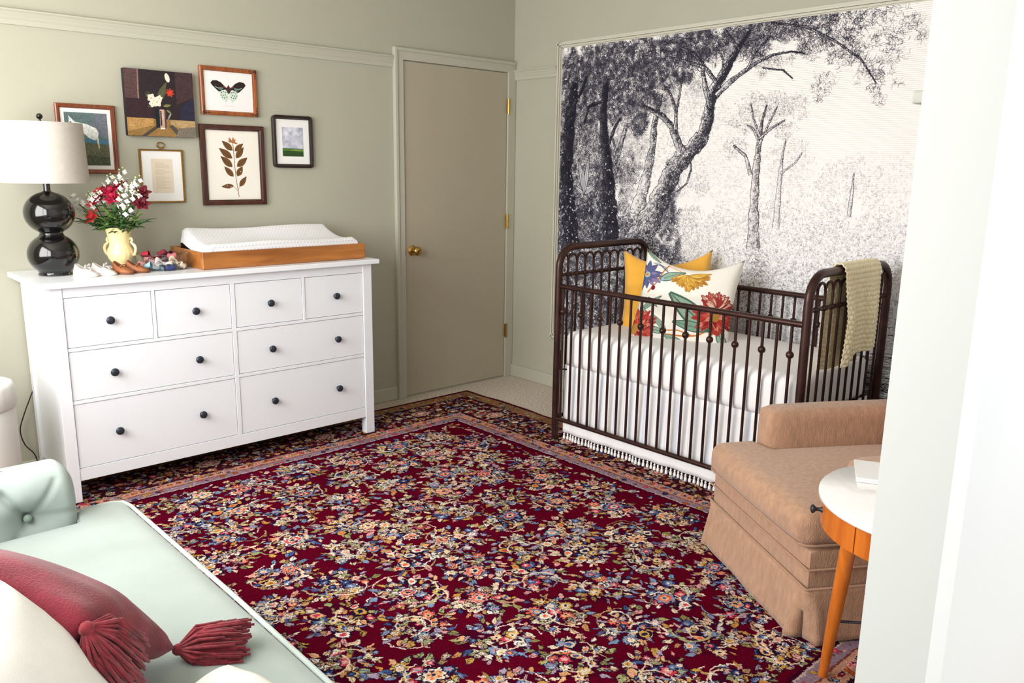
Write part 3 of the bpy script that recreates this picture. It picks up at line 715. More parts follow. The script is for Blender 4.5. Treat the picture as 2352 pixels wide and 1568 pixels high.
# wallpaper, small fittings
bm = B(); vs = [bm.verts.new(p) for p in ((-.0025, -MURAL_X0 + .005, MURAL_Z0 - .005), (-.0025, -MURAL_X0 - MURAL_W, MURAL_Z0 - .005), (-.0025, -MURAL_X0 - MURAL_W, MURAL_Z0 + MURAL_H - .005), (-.0025, -MURAL_X0 + .005, MURAL_Z0 + MURAL_H - .005))]
f = bm.faces.new(vs); L = uvl(bm)
for lp, uv in zip(f.loops, ((0, 0), (1, 0), (1, 1), (0, 1))): lp[L].uv = uv
g = bmesh.ops.extrude_face_region(bm, geom=[f]); 
for v in [e for e in g['geom'] if isinstance(e, bmesh.types.BMVert)]: v.co.x = -.0003
tag(obj('wall_mural', bm, picture('etched_woodland_print', paint_mural(), .85)), 'large black and white etched woodland mural framed on the wall above the crib', 'mural')
tag(obj('wall_shelf', box(B(), -2.690, JY1, 1.528, -2.45, JY1 + .042, 1.544), m_ledge, bevel=.003), 'short pale shelf end peeking out past the white door jamb', 'shelf')
tag(obj('cover_plate', box(B(), -.011, -2.72, .785, -.0028, -2.598, .838), m_white, bevel=.003), 'cream cover plate on the mural wall behind the draped crib end', 'cover plate')

# ================================================================ rug
m_rug = picture('woven_floral_rug', paint_rug(), 1.0, bump=.35, bscale=420)
m_rug.node_tree.nodes['Principled BSDF'].inputs['Specular IOR Level'].default_value = 0
bm = B(); NX, NY = 60, 70
def rugpt(u, v):
    x, y = RUG_X0 + u * RUG_W, RUG_Y0 + v * RUG_H
    if u > .999: x += .006 * math.sin(y * 9) + .004 * math.sin(y * 23)
    lift = .006 * max(0, math.sin(y * 7.3) - .6) * max(0, u - .97) / .03
    return (x, y, .012 + lift)
surf(bm, rugpt, NX, NY)
edge = [e for e in bm.edges if e.is_boundary]
g = bmesh.ops.extrude_edge_only(bm, edges=edge)
for v in [e for e in g['geom'] if isinstance(e, bmesh.types.BMVert)]: v.co.z = .0005
tag(obj('area_rug', bm, m_rug), 'burgundy floral area rug with tan border covering the carpet', 'rug')

# ================================================================ dresser
m_dw = mat('white_satin_lacquer', (235, 238, 244), .32, var=.006, scale=5, coat=.15)
m_gap = mat('shadow_gap_wood', (188, 176, 170), .8)
m_knob = mat('dark_pewter', (58, 64, 74), .42, metal=.6, var=.1, scale=80)
DL, DR, DF = -2.975, -1.453, -.487
dr = thing('dresser', 'wide white eight-drawer dresser with round dark knobs', 'dresser', ((DL + DR) / 2, -.25, 0))
dc = Vector(dr.location)
def loc(bm, c=None):
    for v in bm.verts: v.co -= (c or dc)
    return bm
def dpart(name, bm, m, parent=None, **k): return obj(name, loc(bm), m, parent or dr, **k)
dpart('top', box(B(), -3.020, -.515, .936, -1.420, -.006, .960), m_dw, bevel=.003)
for x0, x1 in ((DL, DL + .048), (DR - .052, DR)):
    dpart('leg', box(B(), x0, DF, .0125, x1, DF + .045, .936), m_dw, bevel=.002)
    dpart('leg', box(B(), x0, -.055, .0005, x1, -.012, .936), m_dw, bevel=.002)
for x in (DL + .008, DR - .026): dpart('side_panel', box(B(), x, DF + .045, .105, x + .018, -.055, .936), m_dw)
bm = B(); Y0, Y1 = DF + .004, DF + .030; IX0, IX1 = DL + .048, DR - .052
box(bm, IX0, Y0, .892, IX1, Y1, .936); box(bm, IX0, Y0, .105, IX1, Y1, .158)
for z0, z1 in ((.666, .681), (.441, .456)): box(bm, IX0, Y0, z0, -2.222, Y1, z1); box(bm, -2.202, Y0, z0, IX1, Y1, z1)
box(bm, -2.222, Y0, .158, -2.202, Y1, .892)
for x0, x1 in ((-2.578, -2.564), (-1.855, -1.841)): box(bm, x0, Y0, .681, x1, Y1, .892)
dpart('face_frame', bm, m_dw, bevel=.001)
dpart('carcass', box(B(), IX0, Y1, .12, IX1, -.02, .93), m_gap)
def drawer(x0, x1, z0, z1, knobs, zk):
    g = .0022
    d = dpart('drawer', box(B(), x0 + g, DF + .007, z0 + g, x1 - g, DF + .026, z1 - g), m_dw, bevel=.0015)
    for xk in knobs:
        bm = B(); Mk = Matrix.Translation((xk, DF + .007, zk)) @ Matrix.Rotation(R(90), 4, 'X')
        lathe(bm, [(.009, 0), (.0075, .008), (.008, .012), (.0155, .016), (.0175, .021), (.0165, .026), (.011, .029), (.004, .0298)], 20, M=Mk)
        obj('knob', loc(bm), m_knob, d, smooth=60)
for x0, x1, xk in ((IX0, -2.578, -2.757), (-2.564, -2.222, -2.394), (-2.202, -1.855, -2.031), (-1.841, IX1, -1.671)): drawer(x0, x1, .681, .892, (xk,), .785)
for z0, z1, zk in ((.456, .666, .560), (.158, .441, .298)):
    drawer(IX0, -2.222, z0, z1, (-2.758, -2.392), zk); drawer(-2.202, IX1, z0, z1, (-2.033, -1.670), zk)
# ================================================================ on the dresser
def kit(root):
    c = Vector(root.location)
    def part(name, bm, m, parent=None, **k):
        for v in bm.verts: v.co -= c
        return obj(name, bm, m, parent or root, **k)
    return part
TOP = .960
# --- lamp
m_black = mat('black_glazed_ceramic', (14, 13, 14), .12, var=.1, coat=.6)
m_linen = mat('oatmeal_linen_shade', (196, 189, 180), .95, var=.05, scale=40, bump=.25, bscale=900)
m_cord = mat('black_cord', (24, 22, 22), .5)
LX, LY = -2.884, -.235
lamp = thing('table_lamp', 'black double-gourd ceramic table lamp with white drum shade on the dresser', 'lamp', (LX, LY, TOP))
P = kit(lamp)
prof = []
for k in range(25):
    t = math.pi * k / 24; z = .088 - .090 * math.cos(t); r = .0995 * math.sin(t)
    if z < .0: continue
    prof.append((max(r, .062 if k < 12 else .045), max(z, .0005)))
prof = [(.060, .0005), (.066, .004)] + [(r, z) for r, z in prof if z > .008 and z < .168]
top = []
for k in range(25):
    t = math.pi * k / 24; z = .262 - .090 * math.cos(t); r = .0975 * math.sin(t)
    if .186 < z < .349 and r > .02: top.append((r, z))
bm = B(); lathe(bm, prof + [(.046, .174), (.044, .178), (.046, .183)] + top + [(.018, .351), (.016, .354)], 48, (LX, LY, TOP)); P('base', bm, m_black, smooth=80)
bm = B(); lathe(bm, [(.0135, .352), (.0135, .420), (.019, .424), (.019, .47), (.012, .475)], 20, (LX, LY, TOP)); P('neck', bm, m_black, smooth=40)
bm = B(); r0, r1, z0, z1 = .164, .156, .388, .632
lathe(bm, [(r0 - .003, z0), (r0, z0), (r1, z1), (r1 - .003, z1)], 64, (LX, LY, TOP), cap0=False, cap1=False)
lathe(bm, [(r1 - .003, z1), (r0 - .003, z0)], 64, (LX, LY, TOP), cap0=False, cap1=False)
sh = P('lamp_shade', bm, m_linen, smooth=50)
bm = B()
for k in range(3):
    a = k * 2.094 + .4; tube(bm, [(LX, LY, TOP + .624), (LX + .156 * math.cos(a), LY + .156 * math.sin(a), TOP + .624)], .002, 6)
tube(bm, [(LX, LY, TOP + .47), (LX, LY, TOP + .638)], .003, 8)
P('shade_spider', bm, m_cord, sh)
bm = B(); lathe(bm, [(.004, .632), (.006, .640), (.004, .645)], 12, (LX, LY, TOP)); sphere(bm, (LX, LY, TOP + .657), .0125); P('finial', bm, m_black, smooth=60)
bm = B(); pts = [(LX, LY + .06, TOP + .006), (LX + .01, -.12, TOP + .004), (LX + .01, -.02, TOP + .003), (LX + .01, -.003, TOP - .05), (-2.90, -.004, .62), (-2.955, -.008, .45), (-2.985, -.02, .39), (-3.02, -.022, .31), (-3.042, -.022, .24), (-3.03, -.022, .17), (-2.998, -.022, .12), (-2.985, -.022, .075), (-2.965, -.03, .05), (-2.94, -.03, .032)]
sm = []
for i in range(len(pts) - 1):
    p0, p1, p2, p3 = [Vector(pts[max(0, min(len(pts) - 1, q))]) for q in (i - 1, i, i + 1, i + 2)]
    for s in range(5):
        t = s / 5; sm.append(.5 * ((2 * p1) + (p2 - p0) * t + (2 * p0 - 5 * p1 + 4 * p2 - p3) * t * t + (3 * p1 - p0 - 3 * p2 + p3) * t ** 3))
tube(bm, sm + [pts[-1]], .0028, 6); P('cord', bm, m_cord, smooth=60)
# --- vase
m_yel = mat('butter_yellow_glaze', (246, 226, 168), .22, var=.02, coat=.4)
VX, VY = -2.607, -.215
vase = thing('flower_vase', 'butter-yellow two-handled ceramic vase holding the bouquet on the dresser', 'vase', (VX, VY, TOP)); P = kit(vase)
def wob(t, z): return 1 + (.028 * abs(math.cos(8 * t)) - .014) * max(0, 1 - ((z - .075) / .05) ** 2)
bm = B(); lathe(bm, [(.036, .0005), (.040, .004), (.036, .012), (.028, .020), (.030, .027), (.042, .038), (.052, .054), (.057, .072), (.054, .090), (.046, .106), (.043, .118), (.046, .135), (.050, .160), (.056, .182), (.0605, .190), (.058, .192), (.051, .180), (.046, .155), (.040, .12)], 64, (VX, VY, TOP), cap1=True, wob=wob)
P('body', bm, m_yel, smooth=70)
for s in (-1, 1):
    bm = B(); q = [(.045, .140), (.054, .143), (.057, .134), (.052, .125), (.058, .117), (.066, .111), (.070, .098), (.068, .083), (.062, .070), (.053, .066)]
    a = R(-42); tube(bm, [(VX + s * r * math.cos(a), VY + s * r * math.sin(a), TOP + z) for r, z in q], [.0055, .006, .006, .006, .0065, .007, .007, .0065, .006, .005], 10); P('handle', bm, m_yel, smooth=80)
# --- cut flowers: each stem is a thing
m_stem = mat('flower_stem_green', (86, 122, 52), .6, var=.2, scale=40)
m_leafg = mat('flower_leaf_green', (54, 92, 48), .5, var=.35, scale=30)
m_leafl = mat('young_leaf_green', (108, 140, 66), .5, var=.25, scale=30)
m_red = mat('crimson_petal', (150, 16, 40), .6, var=.4, scale=60)
m_pink = mat('magenta_petal', (178, 22, 62), .6, var=.35, scale=60)
m_coral = mat('coral_red_petal', (226, 62, 66), .6, var=.25, scale=60)
m_wine = mat('wine_petal', (108, 18, 36), .6, var=.35, scale=60)
m_wht = mat('white_petal', (236, 237, 234), .7, var=.04, scale=60)
m_bud = mat('pale_green_bud', (196, 208, 158), .6, var=.12, scale=60)
frng = random.Random(12)
def stem_path(tip, base):
    b, t = Vector(base), Vector(tip); mid = b.lerp(t, .5) + Vector((0, 0, .03)); neck = b + Vector((0, 0, .07))
    return [b, neck.lerp(mid, .3), mid, t.lerp(mid, .3), t]
def petal(bm, c, d, up, L, w, curl_=.3, n=5):
    """One cupped petal from c along d."""
    d = d.normalized(); s = d.cross(up)
    s = s.normalized() if s.length > 1e-4 else d.orthogonal().normalized(); nrm = s.cross(d).normalized()
    rows = []
    for i in range(n + 1):
        t = i / n; hw = w / 2 * math.sin(math.pi * min(.96, t * .88 + .10)) ** .8
        p = c + d * (L * t) + nrm * (L * curl_ * t * t)
        rows.append([bm.verts.new(p + s * hw * q + nrm * (hw * .35 * abs(q))) for q in (-1, 0, 1)])
    for a, b in zip(rows[:-1], rows[1:]):
        for k in range(2): bm.faces.new((a[k], a[k + 1], b[k + 1], b[k]))
def leaf_at(bm, c, d, L, w, droop=.3):
    petal(bm, Vector(c), Vector(d), Vector((0, 0, 1)), L, w, -droop, 6)
def neckpoint(i):
    a = i * 2.4; r = .026 * math.sqrt(frng.random()); return (VX + r * math.cos(a), VY + r * math.sin(a), TOP + .075)
FC = [0]
def flower_thing(name, label, cat, tip, group):
    FC[0] += 1; base = neckpoint(FC[0])
    t = thing(name, label, cat, base, 0, group); p = kit(t)
    pa = stem_path(tip, base); bm = B(); tube(bm, pa, [.0022, .0021, .002, .0017, .0013], 6); p('stem', bm, m_stem, smooth=60)
    return t, p, pa
# offsets in the vase's picture plane: a = sideways, h = height over the dresser, dpt = towards the viewer
_side, _fore = Vector((.735, -.678, 0)).normalized(), Vector((-.678, -.735, 0)).normalized()
def tipat(a, h, dpt): return tuple(Vector((VX, VY, TOP + h)) + _side * a + _fore * dpt)
reds = [(-.085, .300, .03, 'coral'), (-.052, .318, .045, 'red'), (-.010, .345, .03, 'pink'), (.010, .318, .05, 'pink'), (.012, .372, -.01, 'red'), (-.028, .352, .0, 'red'), (.112, .345, -.01, 'wine'), (.120, .295, .02, 'wine'), (.088, .318, -.03, 'wine'), (-.070, .338, .0, 'coral'), (-.084, .238, .05, 'coral')]
mats = {'coral': m_coral, 'red': m_red, 'pink': m_pink, 'wine': m_wine}
rl = ['red lily bloom highest on the lamp side of the bouquet', 'crimson lily bloom just below the white sprays by the lampshade', 'magenta lily bloom at the middle of the bouquet', 'magenta lily bloom lowest of the bouquet\'s middle pair', 'dark crimson lily bloom topmost of the red blooms', 'dark crimson lily bloom tucked behind the magenta pair', 'wine-red lily bloom highest in front of the gilt frame', 'wine-red lily bloom lowest beside the gilt frame', 'wine-red lily bloom behind the white spray near the gilt frame', 'coral lily bloom half hidden under white sprays', 'open coral-red bloom hanging lowest beside the black lamp']
for (a, h, dp, kind), lab in zip(reds, rl):
    tip = tipat(a, h, dp); t, p, pa = flower_thing('lily_stem', lab, 'flower', tip, 'red lilies in the yellow vase')
    d = (Vector(tip) - Vector(pa[-2])).normalized(); d = (d + _fore * .7).normalized(); c = Vector(tip); bm = B()
    for ring, (n, L, w, op) in enumerate(((6, .042, .028, .95), (5, .034, .023, .55), (3, .024, .014, .25))):
        e1_ = d.orthogonal().normalized(); e2_ = d.cross(e1_)
        for k in range(n):
            th = 2 * math.pi * k / n + ring * .5 + frng.uniform(-.15, .15); rad = e1_ * math.cos(th) + e2_ * math.sin(th)
            petal(bm, c - d * .006, (d * (1.15 - op) + rad * op), d, L * frng.uniform(.85, 1.1), w, .16)
    p('bloom', bm, mats[kind], smooth=180, solid=.0007)
    bm = B()
    for q in range(4):
        pp = Vector(pa[2]).lerp(Vector(pa[4]), frng.uniform(-.2, .8)); th = frng.uniform(0, 6.28)
        leaf_at(bm, pp, (math.cos(th), math.sin(th), .35), frng.uniform(.04, .065), .015)
    p('leaves', bm, m_leafg, smooth=180, solid=.0006)
whites = [(-.196, .330, .02), (-.170, .310, .03), (-.108, .345, .03), (-.085, .335, .05), (-.06, .350, .05), (-.020, .425, .0), (.008, .418, -.01), (.028, .452, -.02), (.050, .350, .05), (.062, .322, .055), (.075, .372, .02), (.088, .392, .0), (.100, .418, -.02), (.108, .355, .02), (.078, .288, .06), (.036, .395, .0)]
wl = ['white blossom spray reaching furthest over the black lamp', 'white blossom spray just below the lampshade rim', 'white blossom spray touching the lampshade', 'white blossom spray in front of the coral lilies', 'white blossom spray above the crimson lily', 'white blossom spray against the bird picture, nearest the lampshade', 'white blossom spray against the bottom of the bird picture', 'tallest white blossom spray of the bouquet', 'large white blossom spray facing the room', 'white blossom spray lying over the leaves at the bouquet\'s middle', 'white blossom spray beside the magenta lily, upper', 'white blossom spray overlapping the gilt frame edge', 'white blossom spray highest over the gilt frame', 'white blossom spray between the wine-red lilies', 'small white blossom spray lowest on the gilt frame side', 'white blossom spray standing behind the crimson bloom']
for (a, h, dp), lab in zip(whites, wl):
    tip = tipat(a, h, dp); t, p, pa = flower_thing('blossom_stem', lab, 'flower', tip, 'white blossom sprays in the yellow vase')
    d = (Vector(tip) - Vector(pa[-2])).normalized(); bm = B(); bb = B(); n = frng.randint(6, 10)
    for k in range(n):
        th = k * 2.4; s = k / n
        c = Vector(tip) - d * (.055 * s) + (d.orthogonal().normalized() * math.cos(th) + d.cross(d.orthogonal().normalized()) * math.sin(th)) * (.008 + .016 * s)
        if k < 2: sphere(bb, c, .0045, 6); continue
        o = (c - Vector(tip) + d * .03 + _fore * .02).normalized(); e1_ = o.orthogonal().normalized(); e2_ = o.cross(e1_)
        for q in range(4):
            an = q * 1.571 + k; petal(bm, c, (e1_ * math.cos(an) + e2_ * math.sin(an)) + o * .25, o, .0125 * frng.uniform(.85, 1.25), .0115, .1, 3)
    p('blossoms', bm, m_wht, smooth=180, solid=.0006); p('buds', bb, m_bud, smooth=180)
greens = [(-.125, .250, .02), (-.14, .22, .03), (-.05, .24, .07), (.0, .25, .08), (.03, .26, .07), (.06, .25, .06), (.11, .24, .04), (.13, .22, .01), (.10, .21, .03), (-.02, .22, .075), (.05, .21, .07), (-.09, .21, .05)]
for i, (a, h, dp) in enumerate(greens):
    tip = tipat(a, h, dp)
    t, p, pa = flower_thing('leafy_stem', 'green leafy stem filling out the foot of the vase bouquet', 'leaves', tip, 'leafy stems in the yellow vase')
    bm = B()
    for q in range(8):
        pp = Vector(pa[1]).lerp(Vector(pa[4]), .25 + .75 * q / 8); th = q * 2.4 + i; out = Vector((math.cos(th), math.sin(th), 0))
        leaf_at(bm, pp, out + Vector((0, 0, .5)) + _fore * .3, frng.uniform(.045, .078), frng.uniform(.015, .025), .35)
    leaf_at(bm, pa[4], Vector(pa[4]) - Vector(pa[3]), .05, .018, .3)
    p('leaves', bm, m_leafl if i % 3 == 0 else m_leafg, smooth=180, solid=.0006)
# --- baby shoes
m_sw = mat('white_kid_leather', (216, 209, 205), .55, var=.04, scale=60); m_sb = mat('tan_brown_leather', (152, 92, 56), .6, var=.15, scale=70); m_sole = mat('pale_sole', (216, 206, 194), .7); m_soleb = mat('brown_sole', (112, 66, 40), .7); m_in = mat('shoe_lining', (120, 78, 54), .9)
def shoe(x, y, rz, label, up, sole, lining, group, bow):
    t = thing('baby_shoe', label, 'baby shoe', (x, y, TOP), rz, group)
    # toe points to local -y; a closed upper with an ankle opening
    L, Wd = .106, .056
    def outline(s, k=1.0):
        a = 2 * math.pi * s; yy = -math.cos(a) * L / 2; w = Wd / 2 * (1.0 if yy < 0 else .86) * (abs(math.sin(a)) ** .75) * (1 if math.sin(a) > 0 else -1)
        return w * k, yy * k
    bm = B(); rings = []
    for z, k in ((.0006, .94), (.003, 1.0), (.008, 1.0), (.0095, .97)):
        rings.append([bm.verts.new((*outline(i / 28, k), z)) for i in range(28)])
    for A, C in zip(rings[:-1], rings[1:]):
        for i in range(28): bm.faces.new((A[i], A[(i + 1) % 28], C[(i + 1) % 28], C[i]))
    bm.faces.new(rings[0][::-1]); bm.faces.new(rings[-1]); obj('sole', bm, sole, t, smooth=50)
    bm = B(); rings = []
    for q in range(9):
        s = q / 8; ring = []
        for i in range(28):
            x0, y0 = outline(i / 28, .95); toe = max(0, -y0 / (L / 2))
            ztop = .034 + .020 * min(1, max(0, (y0 / (L / 2) + .35) / 1.2)); z = .009 + (ztop - .009) * s ** .85
            xo, yo = x0 * .55, .020 + y0 * .42
            c = s ** (1.5 - .35 * toe)
            bulge = 1 + .10 * math.sin(math.pi * s)
            ring.append(bm.verts.new(((x0 * (1 - c) + xo * c) * bulge, y0 * (1 - c) + yo * c, z)))
        rings.append(ring)
    for A, C in zip(rings[:-1], rings[1:]):
        for i in range(28): bm.faces.new((A[i], A[(i + 1) % 28], C[(i + 1) % 28], C[i]))
    obj('upper', bm, up, t, smooth=180, solid=.002)
    bm = B(); vs = [bm.verts.new((outline(i / 28, .95)[0] * .56, .020 + outline(i / 28, .95)[1] * .43, .028 + .020 * min(1, max(0, (outline(i / 28)[1] / (L / 2) + .35) / 1.2)))) for i in range(28)]; bm.faces.new(vs); obj('lining', bm, lining, t)
    bm = B()
    if bow:
        for s in (-1, 1): tube(bm, [(0, -.004, .040), (s * .013, -.010, .052), (s * .023, -.010, .050), (s * .017, -.006, .041), (0, -.004, .040)], .0028, 6)
        for s in (-1, 1): tube(bm, [(0, -.004, .040), (s * .01, -.022, .037), (s * .018, -.030, .030)], .0024, 6)
        sphere(bm, (0, -.005, .042), .0042, 6); obj('bow', bm, up, t, smooth=60)
    else:
        tube(bm, [(-.021, -.002, .030), (-.010, -.006, .040), (.010, -.006, .040), (.021, -.002, .030)], .003, 6); sphere(bm, (.017, -.005, .037), .004, 6); obj('strap', bm, up, t, smooth=60)
shoe(-2.800, -.372, R(48), 'white baby shoe with a bow, the one nearer the black lamp', m_sw, m_sole, m_sole, 'white baby shoes', True)
shoe(-2.728, -.368, R(56), 'white baby shoe with a bow, the one nearer the yellow vase', m_sw, m_sole, m_sole, 'white baby shoes', True)
shoe(-2.652, -.372, R(34), 'brown leather baby shoe directly in front of the yellow vase', m_sb, m_soleb, m_in, 'brown baby shoes', False)
shoe(-2.588, -.362, R(52), 'brown leather baby shoe on the glass bowl side of its pair', m_sb, m_soleb, m_in, 'brown baby shoes', False)
# --- glass bowl of hair bows
m_glass = glass('clear_glass')
GX, GY = -2.4515, -.285
bowl = thing('glass_bowl', 'round clear glass bowl of hair bows beside the wooden changing tray', 'bowl', (GX, GY, TOP)); P = kit(bowl)
bm = B(); lathe(bm, [(.098, .001), (.107, .003), (.111, .010), (.112, .072), (.1085, .073), (.1075, .012), (.100, .007)], 48, (GX, GY, TOP)); P('body', bm, m_glass, smooth=50)
brng = random.Random(8)
bows = [('crimson', (150, 20, 40)), ('dusty pink', (214, 150, 146)), ('cream', (238, 226, 200)), ('navy', (44, 52, 104)), ('pale blue', (150, 190, 206)), ('dark plum', (88, 40, 56)), ('rose', (196, 104, 110)), ('white', (240, 238, 236)), ('burgundy', (118, 24, 42)), ('lilac', (180, 160, 186)), ('blush', (228, 186, 176)), ('teal', (110, 166, 176))]
spots = [(-.045, -.02, .064), (-.05, .02, .045), (.035, -.05, .034), (.0, -.058, .018), (-.045, -.045, .018), (.02, .01, .05), (.045, .02, .045), (-.01, -.045, .036), (.015, .035, .068), (.05, -.02, .022), (-.02, .05, .03), (-.01, .0, .018)]
for (cn, rgb), (bx, by, bz) in zip(bows, spots):
    mb = mat(cn.replace(' ', '_') + '_ribbon', rgb, .7, var=.12, scale=50)
    t = thing('hair_bow', cn + ' fabric hair bow heaped in the clear glass bowl', 'hair bow', (GX + bx * 1.3, GY + by * 1.3, TOP + bz * .95), 0, 'hair bows in the glass bowl')
    bm = B(); Mr = Euler((brng.uniform(-.6, .6), brng.uniform(-.6, .6), brng.uniform(0, 3))).to_matrix().to_4x4()
    for s in (-1, 1):
        surf(bm, lambda u, v: tuple(Mr @ Vector((s * (.003 + .034 * math.sin(math.pi * u) ** .8 * (1 if u < 2 else 1)), (v - .5) * (.014 + .026 * math.sin(math.pi * u)), .013 * math.sin(2 * math.pi * u) * .9 + .002 * math.sin(9 * v)))), 12, 5, uv=False)
    obj('loops', bm, mb, t, smooth=180, solid=.0012)
    bm = B(); sphere(bm, (0, 0, 0), .0065, 8); obj('knot', bm, mb, t, smooth=180)
# --- changing tray and pad
m_acorn = wood('honey_stained_wood', (140, 82, 34), (182, 116, 54), .38, 'x', .6)
TX0, TX1, TY0, TY1, TH = -2.330, -1.463, -.449, -.062, .080
tray = thing('changing_tray', 'honey-brown wooden changing tray on the dresser top', 'tray', ((TX0 + TX1) / 2, (TY0 + TY1) / 2, TOP)); P = kit(tray); w = .014
P('front_board', box(B(), TX0, TY0, TOP + .0006, TX1, TY0 + w, TOP + TH), m_acorn, bevel=.006, seg=3)
P('back_board', box(B(), TX0, TY1 - w, TOP + .0006, TX1, TY1, TOP + TH), m_acorn, bevel=.004)
P('end_board', box(B(), TX0 + .0005, TY0 + w, TOP + .0006, TX0 + w, TY1 - w, TOP + TH - .0005), m_acorn, bevel=.003)
P('end_board', box(B(), TX1 - w, TY0 + w, TOP + .0006, TX1 - .0005, TY1 - w, TOP + TH - .0005), m_acorn, bevel=.003)
P('bottom', box(B(), TX0 + w, TY0 + w, TOP + .002, TX1 - w, TY1 - w, TOP + .008), m_acorn)
def pad_print():
    cv = Canvas(.82, .60, 1100, (240, 241, 244)); r = np.random.default_rng(5)
    for j in range(40):
        for i in range(44):
            x, y = .01 + i * .0187 + (j % 2) * .009, .008 + j * .0152
            for s in (-1, 1): cv.line([(x, y + .003), (x + s * .0045, y - .003)], .0017, (186, 190, 204))
    return cv.a
m_pad = picture('grey_arrow_print_cotton', pad_print(), .9, bump=.15, bscale=500)
PX0, PX1, PY0, PY1 = TX0 + .045, TX1 - .025, TY0 + .016, TY1 - .016
pad = thing('changing_pad', 'white contoured changing pad with tiny grey arrow print', 'changing pad', ((PX0 + PX1) / 2, (PY0 + PY1) / 2, TOP + .009)); P = kit(pad)
bm = B()
def padpt(u, v):
    # u along the length, v once round the cross-section (front-bottom, front side, top, back side)
    x = PX0 + (PX1 - PX0) * u; e = min(1, min(u, 1 - u) / .035); e = math.sqrt(max(0, 1 - (1 - e) ** 2)); 
    W = PY1 - PY0
    if v < .12: y, z = v / .12 * 0, (v / .12)
    if v < .12: q, z = 0.0, v / .12
    elif v > .88: q, z = 1.0, (1 - v) / .12
    else: q, z = (v - .12) / .76, 1.0
    d = 2 * q - 1; top = .094 + .028 * d + (.046 * abs(d) ** 1.8) - .018 * max(0, abs(d) - .86) / .14
    head = .012 * max(0, (u - .8) / .2) * (1 - abs(d)) + .012 * max(0, (.2 - u) / .2)
    rise = .004 * math.sin(u * 8 + d * 2)
    zz = (top + head * .3 + rise) * z * (.55 + .45 * e)
    return (x + (.5 - u) * .0 , PY0 + .004 + (W - .008) * q + (.006 if z < 1 and q < .5 else -.006 if z < 1 else 0) * (1 - z), TOP + .009 + zz)
surf(bm, padpt, 64, 50)
for i0 in (0, 64):
    pass
bm.verts.ensure_lookup_table()
bmesh.ops.holes_fill(bm, edges=[e for e in bm.edges if e.is_boundary], sides=0)
P('cover', bm, m_pad, smooth=60)

# ================================================================ pictures on the wall
m_mat = mat('white_mount_board', (240, 240, 238), .8, var=.01); m_dark = wood('dark_mahogany', (48, 20, 14), (84, 38, 24), .3, 'z', 1.0); m_oak = wood('orange_oak', (122, 60, 20), (170, 94, 38), .35, 'z', 1.0); m_cherry = wood('cherry_frame_wood', (104, 46, 20), (146, 74, 36), .35, 'z', 1.0)
m_blk = mat('black_lacquer_frame', (34, 18, 18), .25, coat=.4); m_gilt = mat('antique_gilt', (160, 120, 58), .35, metal=.9, var=.15, scale=60)
def quad_pic(name, x0, x1, z0, z1, y, m, root, thick=.0015):
    c = Vector(root.location); bm = B()
    vs = [bm.verts.new(Vector(p) - c) for p in ((x0, y, z0), (x1, y, z0), (x1, y, z1), (x0, y, z1))]
    f = bm.faces.new(vs); L = uvl(bm)
    for lp, uv in zip(f.loops, ((0, 0), (1, 0), (1, 1), (0, 1))): lp[L].uv = uv
    g = bmesh.ops.extrude_face_region(bm, geom=[f])
    for v in [e for e in g['geom'] if isinstance(e, bmesh.types.BMVert)]: v.co.y += thick
    return obj(name, bm, m, root)
def frame(name, label, x0, x1, z0, z1, fw, dep, mfr, art, mount=0, rnd=0, face=None):
    t = thing(name, label, 'picture', ((x0 + x1) / 2, -.002, z0)); P = kit(t)
    bm = B(); n = 12 if rnd else 1
    def loopat(i, y):
        r = max(.0008, rnd - i) if rnd else 0; pts = []
        for (cx, cz, a0) in ((x1 - i - r, z1 - i - r, 0), (x0 + i + r, z1 - i - r, 90), (x0 + i + r, z0 + i + r, 180), (x1 - i - r, z0 + i + r, 270)):
            for k in range(n + 1 if rnd else 1):
                a = R(a0 + (90 * k / n if rnd else 45)); q = r
                pts.append(bm.verts.new((cx + q * math.cos(a), y, cz + q * math.sin(a))))
        return pts
    prof_ = face or [(0, -.002), (0, -dep), (fw * .25, -dep - .003), (fw * .7, -dep - .001), (fw * .85, -dep + .004), (fw, -dep + .005), (fw, -.006)]
    rings = [loopat(i, y) for i, y in prof_]
    for A, C in zip(rings[:-1], rings[1:]):
        for k in range(len(A)): bm.faces.new((A[k], A[(k + 1) % len(A)], C[(k + 1) % len(A)], C[k]))
    P('frame', bm, mfr, smooth=35)
    i = fw - .001
    if mount:
        P('mount', box(B(), x0 + i, -.0095, z0 + i, x1 - i, -.004, z1 - i), m_mat)
        quad_pic('print', x0 + fw + mount[0], x1 - fw - mount[0], z0 + fw + mount[1], z1 - fw - mount[2], -.0105, art, t, .0008)
    else: quad_pic('print', x0 + i, x1 - i, z0 + i, z1 - i, -.0085, art, t, .004)
    return t, P
